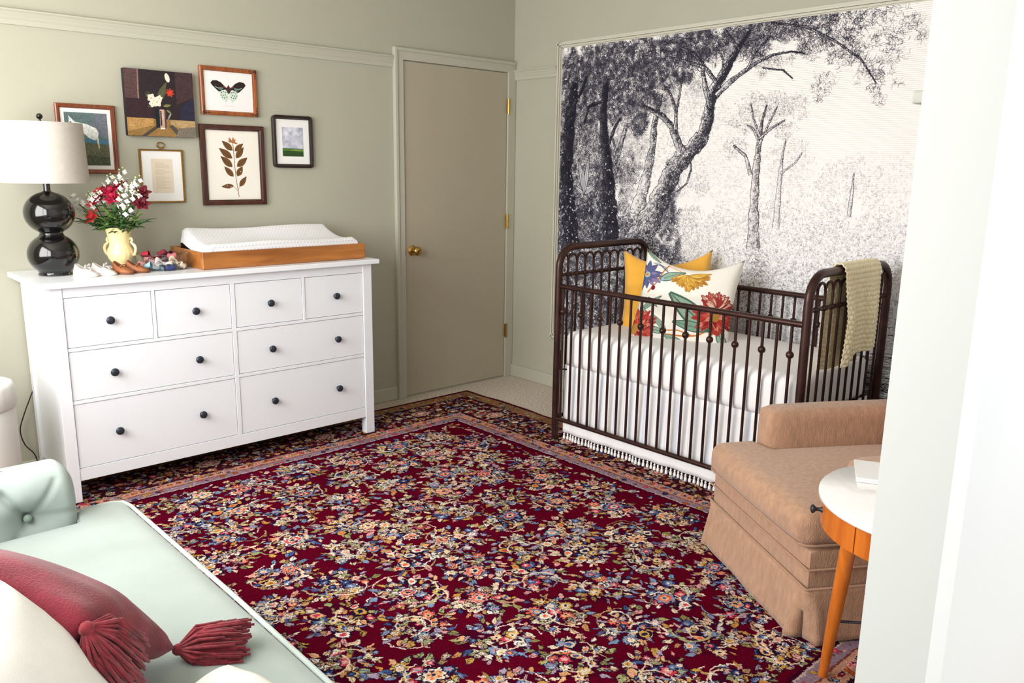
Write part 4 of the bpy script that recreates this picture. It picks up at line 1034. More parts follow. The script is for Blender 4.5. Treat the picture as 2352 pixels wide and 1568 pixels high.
# bird print
def art_bird():
    cv = Canvas(.20, .26, 1400, (96, 116, 116)); r = np.random.default_rng(2)
    cv.poly([(0, 0), (.2, 0), (.2, .11), (0, .13)], (92, 96, 74)); cv.poly([(0, .12), (.2, .105), (.2, .128), (.0, .14)], (76, 122, 150))
    cv.poly([(.12, .15), (.2, .14), (.2, .26), (.14, .26)], (112, 118, 128)); cv.poly([(.0, .06), (.2, .04), (.2, .0), (0, 0)], (66, 74, 54))
    for q in range(160): x, y = r.uniform(0, .2), r.uniform(0, .1); cv.line([(x, y), (x + r.normal(0, .012), y + r.uniform(.01, .03))], .0012, (int(r.uniform(100, 170)), int(r.uniform(100, 160)), 96), .6)
    cv.poly([(.022, .236), (.046, .214), (.10, .205), (.145, .185), (.155, .165), (.15, .14), (.135, .125), (.11, .135), (.07, .17), (.03, .195), (.018, .2)], (222, 226, 222))
    cv.poly([(.018, .245), (.046, .216), (.03, .2)], (232, 234, 230)); cv.poly([(.14, .14), (.152, .14), (.155, .085), (.15, .085)], (206, 206, 190)); cv.ellipse(.028, .212, .004, .003, (50, 50, 46))
    cv.a *= .9 + .2 * smooth_noise(cv.H, cv.W, 9, r)[..., None]; return np.clip(cv.a, 0, 1)
frame('framed_print', 'framed print of a white wading bird in reeds, partly behind the lampshade', -2.768, -2.519, 1.383, 1.689, .019, .018, m_cherry, picture('white_bird_print', art_bird(), .3), (.016, .018, .018))
# still life canvas
def art_still():
    cv = Canvas(.319, .302, 1400, (46, 36, 40)); r = np.random.default_rng(9)
    cv.poly([(0, .17), (.055, .17), (.06, .302), (0, .302)], (84, 62, 62)); cv.poly([(.055, .17), (.062, .17), (.066, .3), (.06, .3)], (140, 110, 96))
    cv.poly([(.235, .15), (.319, .19), (.319, .302), (.235, .302)], (66, 48, 50)); cv.poly([(.25, .14), (.319, .19), (.319, .075), (.25, .075)], (44, 42, 62)); cv.poly([(.0, .08), (.12, .08), (.12, .17), (0, .17)], (54, 36, 42))
    cv.poly([(0, 0), (.319, 0), (.319, .078), (0, .082)], (148, 114, 66)); cv.poly([(0, .02), (.12, .05), (.12, .082), (0, .082)], (180, 140, 84)); cv.poly([(.2, .05), (.319, .03), (.319, .078), (.2, .078)], (176, 146, 104))
    cv.poly([(.06, 0), (.14, .055), (.155, .05), (.085, 0)], (74, 66, 58)); cv.poly([(.19, .05), (.235, 0), (.27, 0), (.21, .055)], (80, 72, 62)); cv.poly([(.22, .0), (.319, .0), (.319, .05), (.24, .04)], (120, 112, 100))
    cv.poly([(.132, .04), (.150, .04), (.152, .125), (.130, .125)], (26, 34, 42)); cv.poly([(.150, .036), (.172, .036), (.174, .125), (.152, .125)], (196, 160, 142)); cv.poly([(.152, .05), (.160, .05), (.160, .118), (.154, .118)], (64, 48, 46)); cv.poly([(.172, .04), (.180, .042), (.182, .12), (.174, .122)], (84, 64, 60)); cv.poly([(.152, .034), (.172, .034), (.172, .040), (.152, .040)], (230, 220, 206)); cv.ellipse(.197, .095, .004, .018, (150, 152, 150), -.5)
    for (x, y, a, L, c) in ((.14, .15, 2.4, .07, (92, 88, 66)), (.15, .16, 1.15, .1, (82, 84, 60)), (.17, .14, .2, .04, (126, 122, 74)), (.13, .14, 3.3, .035, (88, 86, 60)), (.185, .125, -.7, .03, (132, 128, 78)), (.12, .19, 2.6, .03, (70, 72, 56))): cv.leaf(x, y, L, L * .33, a, c)
    for (x, y, s) in ((.118, .175, .021), (.142, .158, .024), (.122, .150, .018), (.155, .175, .016)): cv.flower(x, y, s, 5, ((238, 222, 198), (250, 238, 216), (226, 170, 110)), r.uniform(0, 3), 1, .25, None)
    cv.flower(.206, .205, .021, 7, ((196, 60, 42), (226, 84, 56)), .3, 1, .4, None); cv.ellipse(.198, .272, .011, .021, (236, 230, 206), .25); cv.line([(.195, .25), (.165, .19)], .003, (96, 92, 66))
    cv.a *= .85 + .3 * smooth_noise(cv.H, cv.W, 5, r)[..., None] * (.8 + .4 * smooth_noise(cv.H, cv.W, 30, r)[..., None]); return np.clip(cv.a, 0, 1)
st = thing('canvas_painting', 'unframed dark still life canvas of white flowers in a glass', 'picture', (-2.3145, -.002, 1.559)); P = kit(st)
m_edge = mat('dark_canvas_edge', (34, 28, 34), .7)
P('stretched_canvas', box(B(), -2.474, -.034, 1.559, -2.155, -.003, 1.861), m_edge, bevel=.003)
quad_pic('painting', -2.4735, -2.1555, 1.5595, 1.8605, -.0348, picture('still_life_painting', art_still(), .5), st, .0006)
# butterfly
def art_fly():
    cv = Canvas(.25, .19, 1600, (240, 239, 238)); cx, cy = .125, .112
    for s in (-1, 1):
        W = lambda p: [(cx + s * x * 1.08, cy + y * 1.15) for x, y in p]
        cv.poly(W([(.002, -.008), (.012, .002), (.036, -.006), (.044, -.022), (.040, -.040), (.030, -.050), (.022, -.052), (.016, -.062), (.009, -.052), (.002, -.044)]), (206, 222, 208))
        cv.poly(W([(.002, -.002), (.018, .008), (.034, .022), (.054, .03), (.074, .028), (.083, .018), (.076, .008), (.062, -.004), (.050, -.014), (.042, -.016), (.03, -.010), (.016, -.006), (.006, -.014)]), (44, 34, 34))
        for k in range(6): cv.line(W([(.026 + .006 * k, .002 - .0005 * k), (.036 + .0055 * k, -.012 + .0035 * k)]), .0026, (150, 186, 176))
        cv.line(W([(.012, .002), (.022, .007)]), .004, (190, 70, 46))
        for (x, y) in ((.012, -.016), (.02, -.014), (.028, -.018), (.014, -.026), (.022, -.028), (.03, -.028), (.01, -.034), (.018, -.038), (.025, -.036)): cv.ellipse(cx + s * x * 1.3, cy + y * 1.25, .0028, .0021, (40, 42, 40), s * .5)
    cv.ellipse(cx, cy - .008, .010, .018, (74, 54, 50)); cv.ellipse(cx, cy, .0035, .016, (50, 36, 34)); cv.line([(.1, .028), (.15, .027)], .0012, (200, 198, 196))
    return cv.a
t, P = frame('framed_print', 'framed butterfly print with black and mint wings on white', -2.112, -1.817, 1.674, 1.906, .021, .018, m_oak, picture('butterfly_print', art_fly(), .3))
for cx, cz, sx, sz in ((-2.112, 1.674, 1, 1), (-1.817, 1.674, -1, 1), (-1.817, 1.906, -1, -1)):
    bm = B()
    for k in range(4):
        sphere(bm, (cx + sx * (.006 + k * .012), -.020, cz + sz * .0095), .0052 - k * .0006, 6); sphere(bm, (cx + sx * .0095, -.020, cz + sz * (.006 + k * .012)), .0052 - k * .0006, 6)
    P('corner_ornament', bm, m_dark, smooth=180)
# gilt frame with a page of text
def art_page():
    cv = Canvas(.10, .145, 1800, (226, 214, 194)); r = np.random.default_rng(4)
    for j in range(27):
        y = .128 - j * .0042; x = .018
        if j in (6, 13): continue
        end = .084 if r.random() < .8 else .06
        while x < end:
            w = r.uniform(.002, .007); cv.line([(x, y), (min(end, x + w), y + r.normal(0, .0001))], .0011, (176, 162, 142), .8); x += w + .0015
    return cv.a
t, P = frame('framed_page', 'thin gilt frame with ring hanger around a small printed page', -2.424, -2.219, 1.246, 1.499, .008, .014, m_gilt, picture('printed_page', art_page(), .8), (.044, .040, .036), face=[(0, -.002), (0, -.014), (.002, -.016), (.006, -.016), (.008, -.013), (.008, -.006)])
bm = B(); tube(bm, [(-2.322 + .017 * math.cos(a), -.011, 1.519 + .0125 * math.sin(a)) for a in [2 * math.pi * k / 24 for k in range(24)]], .0028, 8, closed=True); box(bm, -2.327, -.014, 1.498, -2.317, -.006, 1.508); P('hanging_ring', bm, m_gilt, smooth=60)
# pressed leaves
def art_leaf():
    cv = Canvas(.285, .348, 1400, (240, 236, 226)); br = (112, 78, 46); dk = (84, 56, 34)
    S = lambda x, y: ((x - 1000) / 520 * .285, .348 - (y - 735) / 665 * .348)
    cv.line([S(1300, 1370), S(1280, 1200), S(1272, 1060), S(1268, 900), S(1262, 850)], .0034, (150, 104, 72))
    for a, b, w in (((1260, 925), (1160, 835), 60), ((1252, 1000), (1128, 905), 66), ((1250, 1083), (1140, 980), 66), ((1256, 1175), (1170, 1078), 56), ((1280, 930), (1368, 855), 50), ((1290, 998), (1370, 890), 60), ((1295, 1078), (1402, 990), 64), ((1292, 1170), (1350, 1075), 60), ((1252, 1265), (1132, 1272), 46), ((1310, 1272), (1384, 1172), 52)):
        A, Bq = S(*a), S(*b); cv.leaf(A[0], A[1], math.hypot(Bq[0] - A[0], Bq[1] - A[1]), w / 520 * .285 * .95, math.atan2(Bq[1] - A[1], Bq[0] - A[0]), br, dk)
    for a in ((1290, 1290), (1278, 1290)): pass
    cv.line([S(1288, 1312), S(1250, 1270)], .0016, br); cv.line([S(1290, 1312), S(1312, 1270)], .0016, br)
    r = np.random.default_rng(3); A = S(1262, 850)
    for k in range(26): th = r.uniform(-.2, 3.3); L = r.uniform(.012, .034); cv.leaf(A[0], A[1], L, .005, th, (170, 108, 66), None)
    for (x, y) in ((1330, 1125), (1190, 1262), (1225, 1275)): cv.ellipse(*S(x, y), .0022, .0022, (240, 236, 226))
    return cv.a
frame('framed_leaves', 'large dark mahogany frame with a pressed brown leafy stem', -2.129, -1.793, 1.229, 1.628, .027, .022, m_dark, picture('pressed_leaf_sheet', art_leaf(), .35))
# small landscape
def art_land():
    cv = Canvas(.12, .16, 1600, (170, 172, 186)); r = np.random.default_rng(6)
    n = smooth_noise(cv.H, cv.W, 40, r) * .6 + smooth_noise(cv.H, cv.W, 16, r) * .4
    cv.a[:] = (np.array([.60, .61, .69]) + n[..., None] * np.array([.34, .33, .28])).astype(np.float32)
    cv.poly([(0, 0), (.12, 0), (.12, .043), (0, .047)], (92, 122, 108)); cv.poly([(0, 0), (.12, 0), (.12, .034), (.06, .041), (0, .042)], (84, 124, 52)); cv.poly([(0, 0), (.12, 0), (.12, .024), (.05, .032), (0, .030)], (50, 76, 38)); cv.poly([(.04, .03), (.12, .034), (.12, .038), (.07, .039)], (140, 160, 74))
    return np.clip(cv.a, 0, 1)
frame('framed_landscape', 'small black round-cornered frame with a cloudy green landscape', -1.740, -1.506, 1.420, 1.692, .020, .020, m_blk, picture('small_landscape', art_land(), .4), (.036, .040, .040), rnd=.020)
# ================================================================ hamper beside the dresser
m_hamp = mat('white_canvas', (226, 224, 220), .85, var=.02, scale=20, bump=.15, bscale=400)
hx, hy = -3.275, -.47
hm = thing('laundry_hamper', 'slim white round hamper with gathered liner standing beside the dresser', 'hamper', (hx, hy, 0)); P = kit(hm)
bm = B(); lathe(bm, [(.136, .0005), (.140, .01), (.141, .52), (.136, .54), (.12, .545)], 40, (hx, hy, 0)); P('body', bm, m_hamp, smooth=50)
bm = B(); lathe(bm, [(.1435, .490), (.1485, .496), (.149, .545), (.146, .572), (.138, .586), (.122, .590), (.112, .575), (.112, .55)], 60, (hx, hy, 0), cap0=False, cap1=False, wob=lambda t, z: 1 + .008 * math.sin(17 * t) + .005 * math.sin(29 * t)); P('liner_cuff', bm, m_hamp, smooth=80)

# ================================================================ crib
m_iron = mat('bronzed_iron', (60, 36, 32), .38, metal=.55, var=.35, scale=14, coat=.1)
CX0, CX1, CY0, CY1 = -.778, -.048, -1.205, -2.578
RP = .0185
crib = thing('baby_crib', 'bronzed iron spindle baby crib against the mural wall', 'crib', ((CX0 + CX1) / 2, (CY0 + CY1) / 2, .0125)); P = kit(crib)
def end_panel(y):
    rc, zt = .105, 1.043
    pts = [(CX0, y, .0127), (CX0, y, .3), (CX0, y, zt - rc)]
    pts += [(CX0 + rc - rc * math.cos(a), y, zt - rc + rc * math.sin(a)) for a in [R(15 * k) for k in range(1, 7)]]
    pts += [(CX1 - rc + rc * math.sin(a), y, zt - rc + rc * math.cos(a)) for a in [R(15 * k) for k in range(0, 7)]]
    pts += [(CX1, y, .3), (CX1, y, .0127)]
    bm = B(); tube(bm, pts, RP, 14)
    # reeded cross rail with a knuckle at each spindle, lower rail, and the arcade of small hoops
    xs = [CX0 + .0665 * (k + 1) for k in range(10)]
    tube(bm, [(CX0, y, .898), (CX1, y, .898)], .0085, 10); tube(bm, [(CX0, y, .135), (CX1, y, .135)], .011, 10)
    for x in xs:
        sphere(bm, (x, y, .898), .0135, 8)
        for s in (-1, 1): lathe(bm, [(.0105, -.003), (.0105, .003)], 8, M=Matrix.Translation((x + s * .017, y, .898)) @ Matrix.Rotation(R(90), 4, 'Y'))
    for k in range(-1, 10):
        xa = CX0 + .0665 * (k + 1); xb = xa + .0665
        if k == -1: xa = CX0 + .022
        if k == 9: xb = CX1 - .022
        r = (xb - xa) / 2; c = (xa + xb) / 2; h = .968
        tube(bm, [(c - r * math.cos(R(15 * q)), y, h + .036 * math.sin(R(15 * q))) for q in range(13)], .0062, 8)
    f = P('end_frame', bm, m_iron, smooth=60)
    for x in xs:
        bm = B(); tube(bm, [(x, y, .135), (x, y, .968)], .0062, 8); P('spindle', bm, m_iron, f, smooth=60)
for y in (CY0, CY1): end_panel(y)
def side_panel(x):
    P('side_rail', tube(B(), [(x, CY0, .128), (x, CY1, .128)], .0115, 12), m_iron, smooth=60)
    f = P('side_rail', tube(B(), [(x, CY0, .842), (x, CY1, .842)], .0135, 12), m_iron, smooth=60)
    for k in range(21):
        y = -1.241 - .06385 * k; bm = B(); tube(bm, [(x, y, .128), (x, y, .842)], .0066, 8)
        if k % 2 == 0: sphere(bm, (x, y, .711), .0165, 10)
        P('spindle', bm, m_iron, f, smooth=60)
side_panel(CX0); side_panel(CX1)
for x, y in ((CX0 + .03, CY0 - .03), (CX1 - .03, CY0 - .03), (CX0 + .03, CY1 + .03), (CX1 - .03, CY1 + .03)):
    bm = B(); yy = CY0 if y > -2 else CY1; xx = CX0 if x < -.4 else CX1
    tube(bm, [(xx, yy, .52), (x - (.016 if x < -.4 else -.016), y + (.016 if y > -2 else -.016), .49), (x - (.016 if x < -.4 else -.016), y + (.016 if y > -2 else -.016), .398), (x + (.06 if x < -.4 else -.06), y + (-.06 if y > -2 else .06), .398)], .0055, 8)
    P('mattress_bracket', bm, m_iron, smooth=60)
bm = B(); 
for y in (CY0 - .09, CY1 + .09): tube(bm, [(CX0 + .09, y, .398), (CX1 - .09, y, .398)], .008, 8)
for x in (CX0 + .09, CX1 - .09): tube(bm, [(x, CY0 - .09, .398), (x, CY1 + .09, .398)], .008, 8)
P('base_frame', bm, m_iron, smooth=60)
# mattress in a white sheet with faint tone stripes
m_sheet = stripes('white_sheet', 'x', .022, [(0, (243, 242, 243)), (.5, (240, 239, 241))])
MX0, MX1, MY_0, MY_1 = CX0 + .020, CX1 - .020, CY0 - .030, CY1 + .030
mt = thing('crib_mattress', 'white sheeted mattress inside the iron crib', 'mattress', ((MX0 + MX1) / 2, (MY_0 + MY_1) / 2, .41)); P = kit(mt)
bm = B(); rbox(bm, MX0, MY_1, .41, MX1, MY_0, .612, .045, puff=.006, cuts=22); P('fitted_sheet', bm, m_sheet, smooth=180)
# skirt: gathered cloth, plain hem band, tassel trim
m_skirt = stripes('striped_skirt_cotton', 'y', .094, [(0, (244, 244, 246)), (.16, (218, 225, 242)), (.30, (244, 244, 246)), (.42, (234, 228, 224)), (.47, (244, 244, 246)), (.60, (234, 228, 226)), (.66, (244, 244, 246)), (.8, (238, 237, 242)), (.86, (244, 244, 246))])
m_band = mat('white_cotton', (246, 246, 247), .9, var=.01)
SX = CX0 + .026
sk = thing('crib_skirt', 'striped crib skirt with white hem hanging below the mattress', 'crib skirt', (SX, (MY_0 + MY_1) / 2, .41)); P = kit(sk)
def skp(side):
    def f(u, v):
        z = .421 - (.421 - .115) * v; wv = .0045 * math.sin(u * 60) * v + .003 * math.sin(u * 23 + 1) * v
        if side == 'f': return (SX + .012 - .012 * v + wv, MY_0 - .004 + (MY_1 - MY_0 + .008) * u, z)
        y = MY_0 + .004 if side == 'a' else MY_1 - .004
        return (SX + .012 + (MX1 - SX - .02) * u, y + wv, z)
    return f
def skb(side):
    def f(u, v):
        z = .1155 - (.1155 - .052) * v; wv = .0045 * math.sin(u * 60) + .003 * math.sin(u * 23 + 1)
        if side == 'f': return (SX + wv, MY_0 - .004 + (MY_1 - MY_0 + .008) * u, z)
        y = MY_0 + .004 if side == 'a' else MY_1 - .004
        return (SX + .012 + (MX1 - SX - .02) * u, y + wv, z)
    return f
bm = B(); surf(bm, skp('f'), 160, 8, False); surf(bm, skp('a'), 80, 6, False); surf(bm, skp('b'), 80, 6, False); P('panel', bm, m_skirt, smooth=180, solid=.002)
bm = B(); surf(bm, skb('f'), 160, 3, False); surf(bm, skb('a'), 80, 3, False); surf(bm, skb('b'), 80, 3, False); P('hem_band', bm, m_band, smooth=180, solid=.0024)
bm = B()
for k in range(58):
    y = MY_0 - .012 - (MY_0 - MY_1 - .024) * k / 57; u = (MY_0 - .004 - y) / (MY_0 - MY_1); wv = .0045 * math.sin(u * 60) + .003 * math.sin(u * 23 + 1)
    lathe(bm, [(.0014, .053), (.0014, .049), (.0052, .046), (.0058, .042), (.0036, .039), (.0066, .032), (.0076, .022), (.0072, .0172)], 8, (SX + wv, y, 0))
P('tassel_trim', bm, m_band, smooth=60)
# --- pillows in the crib
def at_frame(bm, M):
    for v in bm.verts: v.co = M @ v.co
    return bm
def place(c, yaw, lean, roll=0):
    """Pillow frame: front (-y) turned by yaw about z, leaning back by lean, rolled in its own plane."""
    return Matrix.Translation(c) @ Matrix.Rotation(yaw, 4, 'Z') @ Matrix.Rotation(-lean, 4, 'X') @ Matrix.Rotation(roll, 4, 'Y')
m_must = mat('mustard_velvet', (238, 176, 62), .85, var=.05, scale=18, sheen=.35, bump=.1, bscale=500)
c = (-.262, -1.505, .795)
t = thing('throw_pillow', 'plain mustard yellow pillow behind the floral one in the crib', 'pillow', c, 0, 'pillows in the crib'); P = kit(t)
P('cover', at_frame(pillow_bm(.475, .475, .17, pinch=.075, sag=.07), place(c, R(-58), R(16), R(-2))), m_must, smooth=180)
def art_floral():
    W = .5; cv = Canvas(W, W, 1500, (244, 240, 232)); r = np.random.default_rng(14)
    G, GD, OR = (150, 176, 156), (74, 108, 96), (206, 122, 52)
    def dahlia(u, v, s, cols, a0, a1, out, n=3):
        x, y = u * W, v * W
        for ring in range(n, 0, -1):
            m = 7 + 3 * ring
            for k in range(m):
                a = a0 + (a1 - a0) * (k + .5 * (ring % 2)) / m + r.normal(0, .05); L = s * (.38 + .62 * ring / n) * r.uniform(.88, 1.1)
                cv.leaf(x, y, L, L * .34, a, cols[r.integers(len(cols))], cols[-1], out)
    def lf(u, v, u2, v2, w, c=G):
        x, y, X, Y = u * W, v * W, u2 * W, v2 * W; L = math.hypot(X - x, Y - y); a = math.atan2(Y - y, X - x); cv.leaf(x, y, L, w * W, a, c, GD, GD)
        for k in range(1, 6):
            for s in (-1, 1):
                px, py = x + (X - x) * k / 6.5, y + (Y - y) * k / 6.5; q = w * W * .33 * math.sin(math.pi * k / 6.5)
                cv.line([(px, py), (px + math.cos(a + s * .8) * q * 1.3, py + math.sin(a + s * .8) * q * 1.3)], .0011, GD, .7)
    cv.line([(.28 * W, .93 * W), (.22 * W, .74 * W), (.18 * W, .62 * W), (.10 * W, .50 * W)], .008, OR); cv.line([(.28 * W, .92 * W), (.40 * W, .86 * W), (.46 * W, .80 * W)], .006, (214, 160, 90))
    cv.line([(.80 * W, .17 * W), (.70 * W, .10 * W), (.58 * W, .07 * W), (.36 * W, .06 * W)], .008, OR); cv.line([(.64 * W, .09 * W), (.5 * W, .12 * W), (.36 * W, .10 * W)], .006, OR)
    lf(.80, .18, .36, .50, .17); lf(.78, .17, .44, .2, .09, (128, 160, 140)); lf(.22, .66, .46, .83, .10); lf(.36, .08, .14, .12, .055); lf(.38, .10, .20, .26, .045); lf(.06, .30, .26, .46, .05); lf(.05, .34, .16, .20, .05); lf(.90, .18, .99, .02, .08); lf(.36, .05, .55, .02, .04); lf(.02, .98, .18, .92, .05); lf(.12, .44, .24, .34, .03)
    dahlia(.055, .70, .085, ((84, 74, 124), (112, 92, 150), (60, 88, 128), (140, 120, 160)), 0, 6.28, (110, 104, 140), 2)
    for k in range(26): a = k * .242; cv.line([(.055 * W, .70 * W), (.055 * W + .05 * math.cos(a), .70 * W + .05 * math.sin(a))], .0014, (96, 120, 170))
    cv.ellipse(.055 * W, .70 * W, .017, .017, (176, 196, 170)); cv.ellipse(.055 * W, .70 * W, .008, .008, (196, 120, 80)); cv.ellipse(.15 * W, .55 * W, .012, .014, (118, 30, 46)); cv.ellipse(.235 * W, .67 * W, .009, .012, (150, 180, 200))
    for k in range(5): cv.line([(.10 * W + .01 * k, .86 * W), (.16 * W + .012 * k, .90 * W - .004 * k), (.24 * W + .006 * k, .82 * W - .006 * k)], .003, (72, 82, 120))
    dahlia(.52, .78, .105, ((230, 190, 84), (212, 164, 58), (240, 208, 116), (176, 120, 40)), -2.75, .45, (186, 136, 60), 3)
    dahlia(.84, .33, .105, ((188, 52, 44), (214, 92, 74), (232, 150, 124), (146, 30, 36)), -.2, 6.0, (170, 74, 66), 3); dahlia(.84, .42, .085, ((226, 190, 170), (206, 110, 96), (236, 206, 190), (160, 50, 50)), .3, 2.9, (140, 50, 46), 2); cv.ellipse(.85 * W, .33 * W, .022, .026, (176, 128, 60)); cv.ellipse(.88 * W, .17 * W, .02, .012, (170, 60, 46))
    dahlia(.06, .12, .10, ((186, 50, 44), (210, 86, 66), (232, 160, 130), (140, 28, 34)), -1.2, 2.4, (170, 74, 66), 3); cv.ellipse(.04 * W, .10 * W, .02, .03, (178, 130, 58))
    return np.clip(cv.a, 0, 1)
c = (-.402, -1.735, .800)
t = thing('throw_pillow', 'white pillow printed with red, yellow and purple botanical flowers', 'pillow', c, 0, 'pillows in the crib'); P = kit(t)
P('cover', at_frame(pillow_bm(.50, .49, .17, pinch=.07, sag=.075), place(c, R(-64), R(24), R(4))), picture('botanical_print_cotton', art_floral(), .85, bump=.08, bscale=700), smooth=180)
# --- knitted blanket over the crib end
m_knit = mat('cream_wool_knit', (236, 224, 188), .95, var=.08, scale=60, bump=.5, bscale=300, sheen=.3)
bl = thing('knit_blanket', 'cream bobble-knit baby blanket hung over the crib end', 'blanket', (-.37, CY1, 1.07)); P = kit(bl)
bm = B(); RB = RP + .008
def blpt(u, v):
    # u across the width, v along the length: inside hem -> over the rail -> outside hem
    x = -.545 + .326 * u; L1, L2 = .43, .40 - .04 * (u > .30) * min(1, (u - .30) * 9); arc = math.pi * RB
    s = v * (L1 + arc + L2)
    fold = .010 * math.sin(u * 9.5 + .6) + .006 * math.sin(u * 19)
    if s < L1:
        d = L1 - s; p = Vector((x - .03 * min(1, d / .2) * (1 - u), CY1 + RB + .004 + max(0, fold) * min(1, d / .15), 1.043 - d)); n = Vector((0, 1, 0))
    elif s < L1 + arc:
        a = (s - L1) / RB; p = Vector((x, CY1 + RB * math.cos(a), 1.043 + RB * math.sin(a))); n = Vector((0, math.cos(a), math.sin(a)))
    else:
        d = s - L1 - arc; k = min(1, d / .2); p = Vector((x + .018 * k * math.sin(d * 9) * (1 - u), CY1 - RB - .004 - (fold + .012) * k, 1.043 - d)); n = Vector((0, -1, 0))
    b = .0062 * (abs(math.sin(math.pi * (x / .0215 + .5 * (int(s / .0205) % 2)))) * abs(math.sin(math.pi * s / .0205))) ** .8
    if v < .004 or v > .996: b *= .4
    return p + n * b
surf(bm, blpt, 130, 330, False); P('knit', bm, m_knit, smooth=180, solid=.005)

# ================================================================ armchair
m_chair = mat('camel_chenille', (178, 139, 112), .95, var=.14, scale=60, bump=.7, bscale=300, sheen=.3, stretch=(1, 1, .35))
m_cpipe = mat('camel_piping', (168, 130, 104), .95, var=.08, scale=40, sheen=.3)
e1 = Vector((-.5352, -.8447, 0)); e2 = Vector((.8447, -.5352, 0))
CHO = Vector((-1.197, -2.462, .0125))
ch = thing('armchair', 'camel-brown skirted armchair in front of the crib end', 'armchair', CHO)
MC = Matrix(((e2[0], -e1[0], 0, 0), (e2[1], -e1[1], 0, 0), (0, 0, 1, 0), (0, 0, 0, 1)))   # local x = depth, local -y = along the front
CW, CD = .712, .86
def cpart(name, bm, m, parent=None, **k):
    for v in bm.verts: v.co = MC @ v.co
    return obj(name, bm, m, parent or ch, **k)
# deck and skirt (front at x=0, far arm at y=0, near arm at y=-CW)
bm = B(); rbox(bm, .004, -CW + .004, .150, CD, -.004, .300, .018, cuts=14, puff=.003); cpart('seat_deck', bm, m_chair, smooth=60)
bm = B()
def skirt_path(t):
    P4 = [(0.85, 0), (0, 0), (0, -CW), (.85, -CW)]; Ls = [.85, CW, .85]; s = t * sum(Ls)
    for k in range(3):
        if s <= Ls[k] or k == 2:
            q = min(1, s / Ls[k]); a, b = P4[k], P4[k + 1]; nx, ny = ((0, 1), (-1, 0), (0, -1))[k]
            return a[0] + (b[0] - a[0]) * q, a[1] + (b[1] - a[1]) * q, nx, ny, min(s if k else 9, 9)
        s -= Ls[k]
def skirtpt(u, v):
    x, y, nx, ny, _ = skirt_path(u); z = .172 - .166 * v; out = .004 + .026 * v
    tot = .85 * 2 + CW; s = u * tot
    for c0 in (.85, .85 + CW):                                   # inverted pleats at the corners
        d = abs(s - c0); out -= .045 * v ** .7 * max(0, 1 - (d / .020) ** 2)
        out += .012 * v * max(0, 1 - ((d - .034) / .022) ** 2)
    out += .003 * math.sin(s * 21) * v
    cx = -.7 if abs(s - .85) < .02 or abs(s - .85 - CW) < .02 else 0
    k = .7071 if abs(s - .85) < 1e-6 or abs(s - .85 - CW) < 1e-6 else 1
    return (x + nx * out, y + ny * out, z)
surf(bm, skirtpt, 242, 10, False); cpart('skirt', bm, m_chair, smooth=180, solid=.004)
bm = B(); tube(bm, [(.85, .004, .174), (0.0, .004, .174), (-.004, 0, .174), (-.004, -CW, .174), (0, -CW - .004, .174), (.85, -CW - .004, .174)], .0042, 8)
tube(bm, [(.85, .003, .238), (0.0, .003, .238), (-.003, 0, .238), (-.003, -CW, .238), (0, -CW - .003, .238), (.85, -CW - .003, .238)], .0034, 8)
cpart('welt', bm, m_cpipe, smooth=80)
# T-shaped seat cushion
bm = B()
def cush(x, y): return 0
rbox(bm, -.030, -CW + .006, .298, .70, -.016, .420, .046, cuts=40, puff=.016)
for v in bm.verts:
    k = min(1, max(0, (v.co.x - .128) / .03)); k = k * k * (3 - 2 * k); cyy = -CW / 2
    v.co.y = cyy + (v.co.y - cyy) * (1 - k * (1 - (CW - .256) / (CW - .022)))
sc_ = cpart('seat_cushion', bm, m_chair, smooth=180)
bm = B(); 
def ring(z, o):
    q = [(-.026 - o, -.05), (-.012 - o, -.03 + .008), (.02, -.018), (.15, -.018)]
    return [(x, y, z) for x, y in q[::-1]] + [(-.030, -.12, z), (-.032, -CW / 2, z), (-.030, -CW + .10, z), (-.026, -CW + .036, z), (-.010, -CW + .012, z), (.02, -CW + .004, z), (.15, -CW + .004, z)]
tube(bm, ring(.3135, 0), .0042, 8)
obj('piping', at_frame(bm, MC), m_cpipe, sc_, smooth=80)
# arms, back, back cushion
bm = B(); rbox(bm, .165, -.125, .296, CD, .0, .556, .034, cuts=14, puff=.006); cpart('arm', bm, m_chair, smooth=180)
bm = B(); rbox(bm, .165, -CW, .296, CD, -CW + .125, .556, .034, cuts=14, puff=.006); cpart('arm', bm, m_chair, smooth=180)
bm = B(); rbox(bm, .775, -CW + .02, .296, .93, -.02, .80, .05, cuts=14, puff=.01); cpart('back', bm, m_chair, smooth=180)
bm = B(); Mb = Matrix.Translation((.70, -CW / 2, .60)) @ Matrix.Rotation(R(9), 4, 'Y'); rbox(bm, -.07, -CW / 2 + .13, -.185, .07, CW / 2 - .13, .20, .05, cuts=12, puff=.02, M=Mb); cpart('back_cushion', bm, m_chair, smooth=180)

